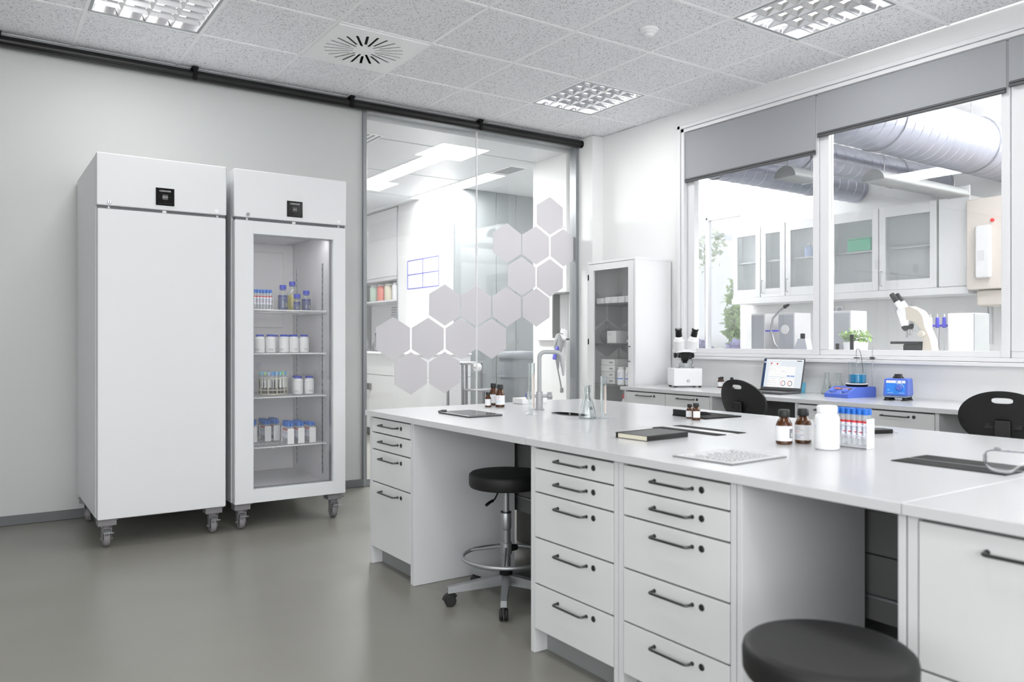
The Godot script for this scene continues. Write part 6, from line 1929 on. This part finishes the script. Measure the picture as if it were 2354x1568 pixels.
# ---------------------------------------------------------------- the laboratory beyond the long window
func side_room() -> void:
	var C := 3.45
	shell("ceiling", mb().bv(5.3, 8.7, C, C + 0.12, -4.0, 9.1), M.wall_white, "white ceiling of the laboratory beyond the window")
	var wb := shell_node("wall_side_back", "bright white back wall beyond the window")
	part("wall_panel", mb().bv(8.4, 8.55, 0.0, C, -4.0, 6.95), M.wall_white, wb)
	part("wall_panel", mb().bv(8.4, 8.55, 0.0, C, 8.2, 9.0), M.wall_white, wb)
	part("wall_panel", mb().bv(8.4, 8.55, 0.0, 1.0, 6.95, 8.2), M.wall_white, wb)
	part("wall_panel", mb().bv(8.4, 8.55, 2.9, C, 6.95, 8.2), M.wall_white, wb)
	shell("wall_side_end", mb().bv(5.3, 8.7, 0.0, C, 9.0, 9.12), M.wall_white)
	shell("wall_side_near", mb().bv(5.3, 8.7, 0.0, C, -4.12, -4.0), M.wall_white)
	# side of the back room's wall above and beyond the corner
	shell("wall_side_left", mb().bv(5.0, 5.3, 3.42, C + 0.1, -4.0, 9.0), M.wall_white)
	var w := shell_node("window_4", "far window looking out on green plants")
	for v in [6.95, 7.55, 8.16]:
		part("frame_stile", mb().bv(8.42, 8.5, 1.0, 2.9, v, v + 0.04, 0.003), M.window_frame, w)
	for y in [1.0, 2.86]:
		part("frame_rail", mb().bv(8.42, 8.5, y, y + 0.04, 6.99, 8.16, 0.003), M.window_frame, w)
	part("pane", mb().bv(8.455, 8.46, 1.04, 2.86, 6.99, 8.16), M.glass, w)
	shell("ground", mb().bv(8.55, 22.0, -0.3, -0.05, 2.0, 24.0), M.garden_soil, "pale ground outside the far window")
	shrub("slim pale green shrub outside the far window", pt(9.9, -0.05, 8.35), 2.25, 0.13, M.leaf_green, 420, 0.35)
	shrub("loose green branches high outside the far window", pt(10.8, -0.05, 9.75), 3.3, 0.35, M.leaf_pale, 200, 0.75)
	shrub("purple lavender clump outside the far window, left", pt(9.6, -0.05, 8.75), 1.25, 0.14, M.lavender, 220, 0.75)
	shrub("purple lavender clump outside the far window, right", pt(9.2, -0.05, 7.7), 1.25, 0.16, M.lavender, 220, 0.75)
	# ducts and long lamps
	duct("widest ribbed metal air duct under the ceiling beyond the window", pt(5.32, 2.98, 3.62), 3.06, 0.25, 24)
	duct("narrower ribbed air duct left of the widest one", pt(5.32, 2.85, 4.35), 3.06, 0.14, 22)
	duct("lowest ribbed air duct, farthest left beyond the window", pt(5.32, 2.93, 5.3), 3.06, 0.15, 20)
	trough("half-round hanging lamp cut off by the left grey blind", pt(5.35, 2.50, 4.0), 0.36, 3.449)
	trough("half-round hanging lamp above the wall cupboards", pt(6.18, 2.53, 3.76), 1.4, 2.76)
	for p in UNSEEN_SIDE_LAMPS:  # out of view, placed to brighten the room beyond the window
		var o := thing("panel_light", "unseen hanging uplight, out of view, placed to brighten the laboratory", "ceiling lamp", pt(p[0], p[1], p[2]), 0, "unseen uplights beyond the window")
		part("frame", mb().bx(-0.64, 0.64, -0.02, 0.02, -0.2, 0.2, 0.003), M.grid_white, o)
		for x in [-0.5, 0.5]:
			part("wire", mb().cyl(Vector3(x, 0.02, 0), Vector3(x, 3.449 - p[1], 0), 0.004, -1, 6), M.steel_dull, o)
		part("diffuser", mb().bx(-0.6, 0.6, 0.019, 0.024, -0.15, 0.15, 0.002), M.panel_glow, o)
	# wall cupboards
	var says := ["wall cupboard with a glass door at the far left end of the row", "wall cupboard second from the left, a stand behind its glass", "wall cupboard with a blue bottle behind its glass", "wall cupboard with a green box behind its glass", "wall cupboard with a screen reflected in its glass"]
	var ends := [6.76, 6.33, 5.975, 5.4, 4.8, 4.18]
	for k in 5:
		var wd: float = ends[k] - ends[k + 1]
		var o := thing("wall_cupboard", says[k], "wall cupboard", pt(8.0, 1.735, ends[k]), -90, "wall cupboards beyond the window")
		part("body", mb().bx(0.002, wd - 0.002, 0, 0.018, -0.39, -0.022).bx(0.002, wd - 0.002, 0.862, 0.88, -0.39, -0.022).bx(0.002, 0.02, 0.018, 0.862, -0.39, -0.022).bx(wd - 0.02, wd - 0.002, 0.018, 0.862, -0.39, -0.022).bx(0.02, wd - 0.02, 0.018, 0.862, -0.39, -0.17), M.lacquer, o)
		part("shelf", mb().bx(0.02, wd - 0.02, 0.43, 0.446, -0.169, -0.04), M.plastic_pale, o)
		var f := mb()
		var e := 0.075
		f.bx(0.006, e, 0.002, 0.878, -0.02, 0, 0.002).bx(wd - e, wd - 0.006, 0.002, 0.878, -0.02, 0, 0.002)
		f.bx(e, wd - e, 0.002, 0.1, -0.02, -0.0003).bx(e, wd - e, 0.77, 0.878, -0.02, -0.0003)
		var d := part("door", f, M.lacquer, o)
		part("pane", mb().bx(e, wd - e, 0.1, 0.77, -0.012, -0.008), M.tinted_pane, d)
		part("handle", mb().tube([Vector3(0.035, 0.05, 0), Vector3(0.035, 0.05, 0.03), Vector3(0.035, 0.2, 0.03), Vector3(0.035, 0.2, 0)], 0.006, 8), M.alu, d)
	var fill := thing("wall_cupboard", "plain white wall cupboard without glass at the right end of the row", "wall cupboard", pt(8.0, 1.735, 4.178), -90, "wall cupboards beyond the window")
	part("body", mb().bx(0.006, 0.31, 0, 0.88, -0.39, -0.02, 0.002), M.lacquer, fill)
	part("door", mb().bx(0.012, 0.306, 0.004, 0.876, -0.019, 0, 0.002), M.lacquer, fill)
	part("gap_strip", mb().bx(-0.001, 0.005, 0.0, 0.88, -0.3, -0.004), M.gap_grey2, fill)
	single("pelmet", mb().bv(7.98, 8.39, 1.66, 1.733, 3.87, 6.76, 0.004), M.lacquer, "white light pelmet running under the row of wall cupboards", "pelmet")
	var gb := thing("storage_box", "translucent green box behind the glass of a wall cupboard", "box", pt(8.1, 2.182, 5.06))
	part("box", mb().bx(-0.055, 0.055, 0, 0.13, -0.14, 0.14, 0.01), M.green_box, gb)
	part("lid", mb().bx(-0.058, 0.058, 0.13, 0.145, -0.145, 0.145, 0.005), M.green_box, gb)
	var bb := thing("blue_bottle", "small blue bottle behind the glass of the middle wall cupboard", "bottle", pt(8.1, 2.182, 5.72))
	part("body", mb().lathe([Vector2(0, 0), Vector2(0.05, 0), Vector2(0.05, 0.1), Vector2(0.02, 0.13)], 18), M.pale_blue, bb)
	part("cap", mb().cyl(Vector3(0, 0.128, 0), Vector3(0, 0.16, 0), 0.024, -1, 14, 0.003), M.plastic_pale, bb)
	var be := thing("wall_unit", "tall pale beige wall unit with a white control box", "wall unit", pt(7.9, 1.69, 3.85), -90)
	part("body", mb().bx(0.0, 0.75, 0.0, 0.86, -0.48, 0, 0.008), M.beige, be)
	part("tapered_base", mb().bx(0.06, 0.6, -0.16, -0.001, -0.4, -0.06, 0.02), M.beige, be)
	var cbx := part("control_box", mb().bx(0.1, 0.24, 0.1, 0.6, 0.0, 0.06, 0.02), M.plastic_white, be)
	part("display", mb().bx(0.13, 0.19, 0.26, 0.36, 0.06, 0.062), M.plastic_pale, cbx)
	part("indicator", mb().cyl(Vector3(0.24, 0.64, 0), Vector3(0.24, 0.64, 0.02), 0.016, -1, 12, 0.003), M.red, be)
	part("pipe", mb().cyl(Vector3(0.12, -0.52, -0.2), Vector3(0.12, -0.16, -0.2), 0.03, -1, 16), M.steel_dull, be)
	# far and near benches
	single("side_bench", mb().bv(7.75, 8.39, 0.86, 0.9, 1.5, 6.8, 0.004).bv(7.8, 8.39, 0.001, 0.86, 1.5, 6.8), M.lacquer, "white bench along the far wall under the wall cupboards", "bench")
	single("side_bench", mb().bv(5.34, 6.75, 1.02, 1.05, 1.2, 6.2, 0.004).bv(5.5, 6.6, 0.001, 1.02, 1.3, 6.1), M.lacquer, "white bench just behind the long window, carrying the microscope", "bench")
	far_scope(pt(5.85, 1.0503, 3.24))
	var wbx := thing("white_unit", "tall white instrument box with a grey side, right of the microscope", "instrument", pt(6.02, 1.0503, 2.98), 0)
	part("housing", mb().bx(0.0, 0.22, 0, 0.355, -0.09, 0.1, 0.006), M.plastic_white, wbx)
	part("grey_side", mb().bx(0.0, 0.22, 0, 0.35, 0.1, 0.104, 0.002), M.plinth_grey, wbx)
	var gx := [["grey instrument box farther left on the bench behind the window", 5.22, 5.07], ["grey instrument box with a round port beside the gooseneck cable", 4.9, 4.73], ["grey instrument box partly hidden by the window post", 4.33, 4.15]]
	for k in 3:
		var o := thing("instrument_box", gx[k][0], "instrument", pt(6.45, 1.0503, gx[k][1]), 0, "grey instrument boxes")
		part("housing", mb().bx(0, 0.25, 0, 0.42, 0.0, gx[k][1] - gx[k][2] + 0.02, 0.006), M.plastic_pale, o)
		part("front_plate", mb().bx(-0.004, 0.0, 0.02, 0.4, 0.01, gx[k][1] - gx[k][2] + 0.01, 0.001), M.side_grey, o)
		if k == 1:
			part("port", mb().cyl(Vector3(-0.005, 0.26, 0.09), Vector3(-0.018, 0.26, 0.09), 0.045, -1, 20, 0.004), M.plastic_white, o)
	var go := thing("gooseneck_cable", "curved grey cable with a black plug on the bench behind the window", "cable", pt(6.0, 1.062, 4.6))
	part("cable", mb().tube([Vector3(0.02, 0.0, 0.16), Vector3(0.0, 0.05, 0.06), Vector3(0, 0.12, 0.0), Vector3(0, 0.24, -0.03), Vector3(0, 0.34, -0.01), Vector3(0, 0.41, 0.06), Vector3(0, 0.445, 0.12)], 0.011, 10), M.steel_dull, go)
	part("plug", mb().cyl(Vector3(0, 0.44, 0.11), Vector3(0, 0.46, 0.16), 0.018, 0.01, 14, 0.003), M.black_matt, go)
	part("valve", mb().cyl(Vector3(0, 0.23, -0.09), Vector3(0, 0.23, 0.05), 0.008, -1, 10), M.line_blue, go)
	var sc := thing("small_stand", "small white stand with a dark knob left of the window post", "stand", pt(6.0, 1.0503, 4.3))
	part("base", mb().bx(-0.06, 0.06, 0, 0.05, -0.1, 0.12, 0.01), M.pale_blue, sc)
	var wg := mb()
	wg.x = Transform3D(Basis.from_euler(Vector3(0, -PI / 2, 0)), Vector3.ZERO)
	wg.prism(PackedVector2Array([Vector2(-0.08, 0.05), Vector2(0.08, 0.05), Vector2(0.05, 0.17), Vector2(-0.02, 0.17)]), -0.04, 0.04)
	part("wedge", wg, M.side_grey, sc)
	part("knob", mb().cyl(Vector3(0, 0.17, 0.0), Vector3(0, 0.215, 0.0), 0.02, -1, 14, 0.004), M.black_matt, sc)
	for q in [["thin black post standing on the bench, right of two", 3.655, 0.2], ["short dark clamp stand left of the black post", 3.78, 0.13]]:
		var o := thing("bench_post", q[0], "post", pt(5.72, 1.0503, q[1]), 0, "dark posts behind the window")
		part("foot", mb().cyl(Vector3.ZERO, Vector3(0, 0.08, 0), 0.03, 0.022, 16, 0.004), M.black_matt, o)
		part("rod", mb().cyl(Vector3(0, 0.075, 0), Vector3(0, q[2], 0), 0.014, -1, 12, 0.003), M.black_matt, o)
	var pp := thing("pipette_stand", "stand with blue pipettes behind the beige microscope", "pipette stand", pt(6.12, 1.0503, 3.2))
	part("base", mb().bx(-0.06, 0.06, 0, 0.02, -0.1, 0.1, 0.004), M.plastic_white, pp)
	part("post", mb().cyl(Vector3(0.03, 0.02, 0), Vector3(0.03, 0.33, 0), 0.008, -1, 10), M.alu, pp)
	part("arm", mb().bx(-0.02, 0.035, 0.26, 0.275, -0.1, 0.1, 0.004), M.line_blue, pp)
	for k in 4:
		var p := thing("pipette", ["leftmost white and blue pipette in the stand", "second white and blue pipette in the stand", "third white and blue pipette in the stand", "rightmost white and blue pipette in the stand"][k], "pipette", pt(6.09, 1.11, 3.285 - k * 0.052), 0, "pipettes in the stand")
		part("shaft", mb().cyl(Vector3(0, 0, 0), Vector3(0, 0.2, 0), 0.004, 0.011, 10), M.plastic_pale, p)
		part("grip", mb().cyl(Vector3(0, 0.19, 0), Vector3(0, 0.27, 0), 0.015, 0.012, 12, 0.004), M.line_blue if k != 1 else M.plastic_white, p)
		part("button", mb().cyl(Vector3(0, 0.268, 0), Vector3(0, 0.295, 0), 0.005, -1, 8), M.plastic_pale, p)
	for q in [["grey wall socket on the far wall left of the window post", 5.55, 1.56], ["double grey wall socket on the far wall above the microscope", 4.75, 1.56], ["faint wall socket at the right below the beige unit", 3.6, 1.5]]:
		var o := thing("wall_socket", q[0], "socket", pt(8.385, q[2], q[1]), -90, "wall sockets on the far wall")
		part("plate", mb().box(Vector3(0, 0, 0), Vector3(0.18, 0.1, 0.012), 0.003), M.plastic_pale, o)
		for s in [-1.0, 1.0]:
			part("outlet", mb().cyl(Vector3(s * 0.042, 0, 0.006), Vector3(s * 0.042, 0, 0.009), 0.03, -1, 18), M.side_grey, o)
	var pl := thing("potted_plant", "low green plant on the bench beyond the window", "plant", pt(6.35, 1.0503, 4.02))
	part("pot", mb().lathe([Vector2(0, 0), Vector2(0.09, 0), Vector2(0.1, 0.14), Vector2(0.092, 0.14), Vector2(0.085, 0.02)], 20), M.plastic_white, pl)
	part("leaves", leaf_cloud(Vector3(0, 0.19, 0), Vector3(0.06, 0.05, 0.16), 160, 0.045, 5), M.leaf_green, pl).set_meta("kind", "stuff")

func duct(says: String, at: Vector3, l: float, r: float, n: int) -> void:
	var o := thing("air_duct", says, "air duct", at, 0, "air ducts beyond the window")
	part("pipe", mb().cyl(Vector3.ZERO, Vector3(l, 0, 0), r, -1, 48), M.duct_metal, o)
	for k in n:
		var x := l * (k + 0.5) / n
		var ring := mb()
		ring.x = Transform3D(Basis.from_euler(Vector3(0, 0, -PI / 2)), Vector3(x, 0, 0))
		ring.lathe([Vector2(r - 0.001, -0.008), Vector2(r + 0.004, -0.002), Vector2(r + 0.004, 0.002), Vector2(r - 0.001, 0.008)], 40)
		part("rib", ring, M.duct_metal, o)
	for x in [0.7, 2.2]:
		part("hanger", mb().cyl(Vector3(x, r, 0), Vector3(x, 3.449 - at.y, 0), 0.005, -1, 8), M.steel_dull, o)
		var hoop := arc(Vector3(x, 0, 0), r + 0.006, 0, TAU, 40, Vector3(0, 1, 0), Vector3(0, 0, 1))
		hoop.pop_back()
		part("hanger", mb().tube(hoop, 0.004, 6, true), M.steel_dull, o)

func trough(says: String, at: Vector3, l: float, up: float) -> void:
	var o := thing("hanging_lamp", says, "hanging lamp", at, 0, "half-round hanging lamps")
	var m := mb()
	var p := PackedVector2Array()
	for k in 13:
		var a := PI * k / 12.0
		p.append(Vector2(cos(a) * 0.1, sin(a) * 0.09))
	m.x = Transform3D(Basis.from_euler(Vector3(0, PI / 2, 0)), Vector3.ZERO)
	m.prism(p, 0.0, l, true)
	part("shade", m, M.plinth_grey, o)
	part("end_cap", mb().bx(l - 0.004, l + 0.004, -0.005, 0.1, -0.1, 0.1, 0.003), M.plastic_pale, o)
	for x in [l * 0.12, l * 0.94]:
		part("wire", mb().cyl(Vector3(x, 0.085, 0), Vector3(x, up - at.y, 0), 0.004, -1, 6), M.steel_dull, o)

func leaf_cloud(c: Vector3, s: Vector3, n: int, size: float, seed_: int) -> MB:
	var r := RandomNumberGenerator.new()
	r.seed = seed_
	var m := mb()
	for k in n:
		var d := Vector3(r.randfn(), r.randfn(), r.randfn())
		d = d.normalized() * pow(r.randf(), 0.4)
		var p := c + d * s
		var b := Basis.from_euler(Vector3(r.randf() * TAU, r.randf() * TAU, r.randf() * TAU))
		var l := size * r.randf_range(0.6, 1.2)
		m.x = Transform3D(b, p)
		var w := l * 0.32
		var nn := Vector3(0, 0, 1)
		m.flat(Vector3(0, 0, 0), Vector3(w, l * 0.45, 0.1 * l), Vector3(0, l, 0), nn)
		m.flat(Vector3(0, 0, 0), Vector3(0, l, 0), Vector3(-w, l * 0.45, 0.1 * l), nn)
	m.x = Transform3D()
	return m

func shrub(says: String, at: Vector3, h: float, r: float, leaf: Material, n: int, from: float) -> void:
	var o := thing("shrub", says, "shrub", at, 0)
	part("stem", mb().tube([Vector3.ZERO, Vector3(0.02, h * 0.5, 0.01), Vector3(0, h * 0.9, 0)], 0.02, 8, false, 0.006), M.bark, o)
	part("foliage", leaf_cloud(Vector3(0, h * (from + 1.0) / 2.0, 0), Vector3(r, h * (1.0 - from) / 2.0, r), n, 0.13, n + int(h * 10)), leaf, o).set_meta("kind", "stuff")

func far_scope(at: Vector3) -> void:
	# seen from its left: eyepieces point up and to the far end (+v), the arm stands at the near end
	var o := thing("compound_microscope", "beige compound microscope on the bench behind the window", "microscope", at, -90)
	# local x runs towards the camera's right (-v); side profile in x y
	var arm := mb()
	arm.prism(PackedVector2Array([Vector2(0.06, 0.0), Vector2(0.17, 0.0), Vector2(0.175, 0.06), Vector2(0.155, 0.17), Vector2(0.115, 0.26), Vector2(0.1, 0.335), Vector2(0.07, 0.375), Vector2(0.0, 0.41), Vector2(-0.03, 0.4), Vector2(-0.02, 0.31), Vector2(0.05, 0.285), Vector2(0.085, 0.24), Vector2(0.105, 0.15), Vector2(0.1, 0.07), Vector2(0.06, 0.06)]), -0.05, 0.05, true)
	part("arm", arm, M.scope_beige, o)
	var head := mb()
	head.prism(PackedVector2Array([Vector2(-0.03, 0.405), Vector2(-0.085, 0.415), Vector2(-0.1, 0.37), Vector2(-0.075, 0.3), Vector2(-0.06, 0.265), Vector2(-0.01, 0.265), Vector2(0.0, 0.32)]), -0.045, 0.045, true)
	part("head", head, M.plastic_white, o)
	for s in [-0.034, 0.034]:
		var q := Vector3(-0.06, 0.385, s)
		var d := Vector3(-0.55, 0.8, 0).normalized()
		part("barrel", mb().cyl(q, q + d * 0.075, 0.022, -1, 18, 0.003), M.plastic_white, o)
		part("eyepiece", mb().cyl(q + d * 0.07, q + d * 0.15, 0.0215, 0.019, 18, 0.003), M.black_matt, o)
	part("nosepiece", mb().cyl(Vector3(-0.04, 0.265, 0), Vector3(-0.03, 0.235, 0), 0.045, 0.035, 20, 0.003), M.black_matt, o)
	for k in 3:
		part("objective", mb().cyl(Vector3(-0.05 + k * 0.022, 0.238, -0.02 + 0.02 * (k % 2)), Vector3(-0.056 + k * 0.03, 0.175 + k * 0.018, -0.02 + 0.02 * (k % 2)), 0.0105, 0.007, 12), M.steel, o)
	part("stage", mb().bx(-0.13, 0.09, 0.128, 0.146, -0.08, 0.08, 0.003), M.black_matt, o)
	part("condenser", mb().bx(-0.05, 0.1, 0.04, 0.128, -0.05, 0.05, 0.01), M.black_matt, o)
	part("base", mb().bx(-0.1, 0.17, 0.0, 0.045, -0.08, 0.08, 0.01), M.scope_beige, o)
	part("focus_knob", mb().cyl(Vector3(0.1, 0.2, 0.045), Vector3(0.1, 0.2, 0.075), 0.024, -1, 18, 0.003), M.scope_beige, o)
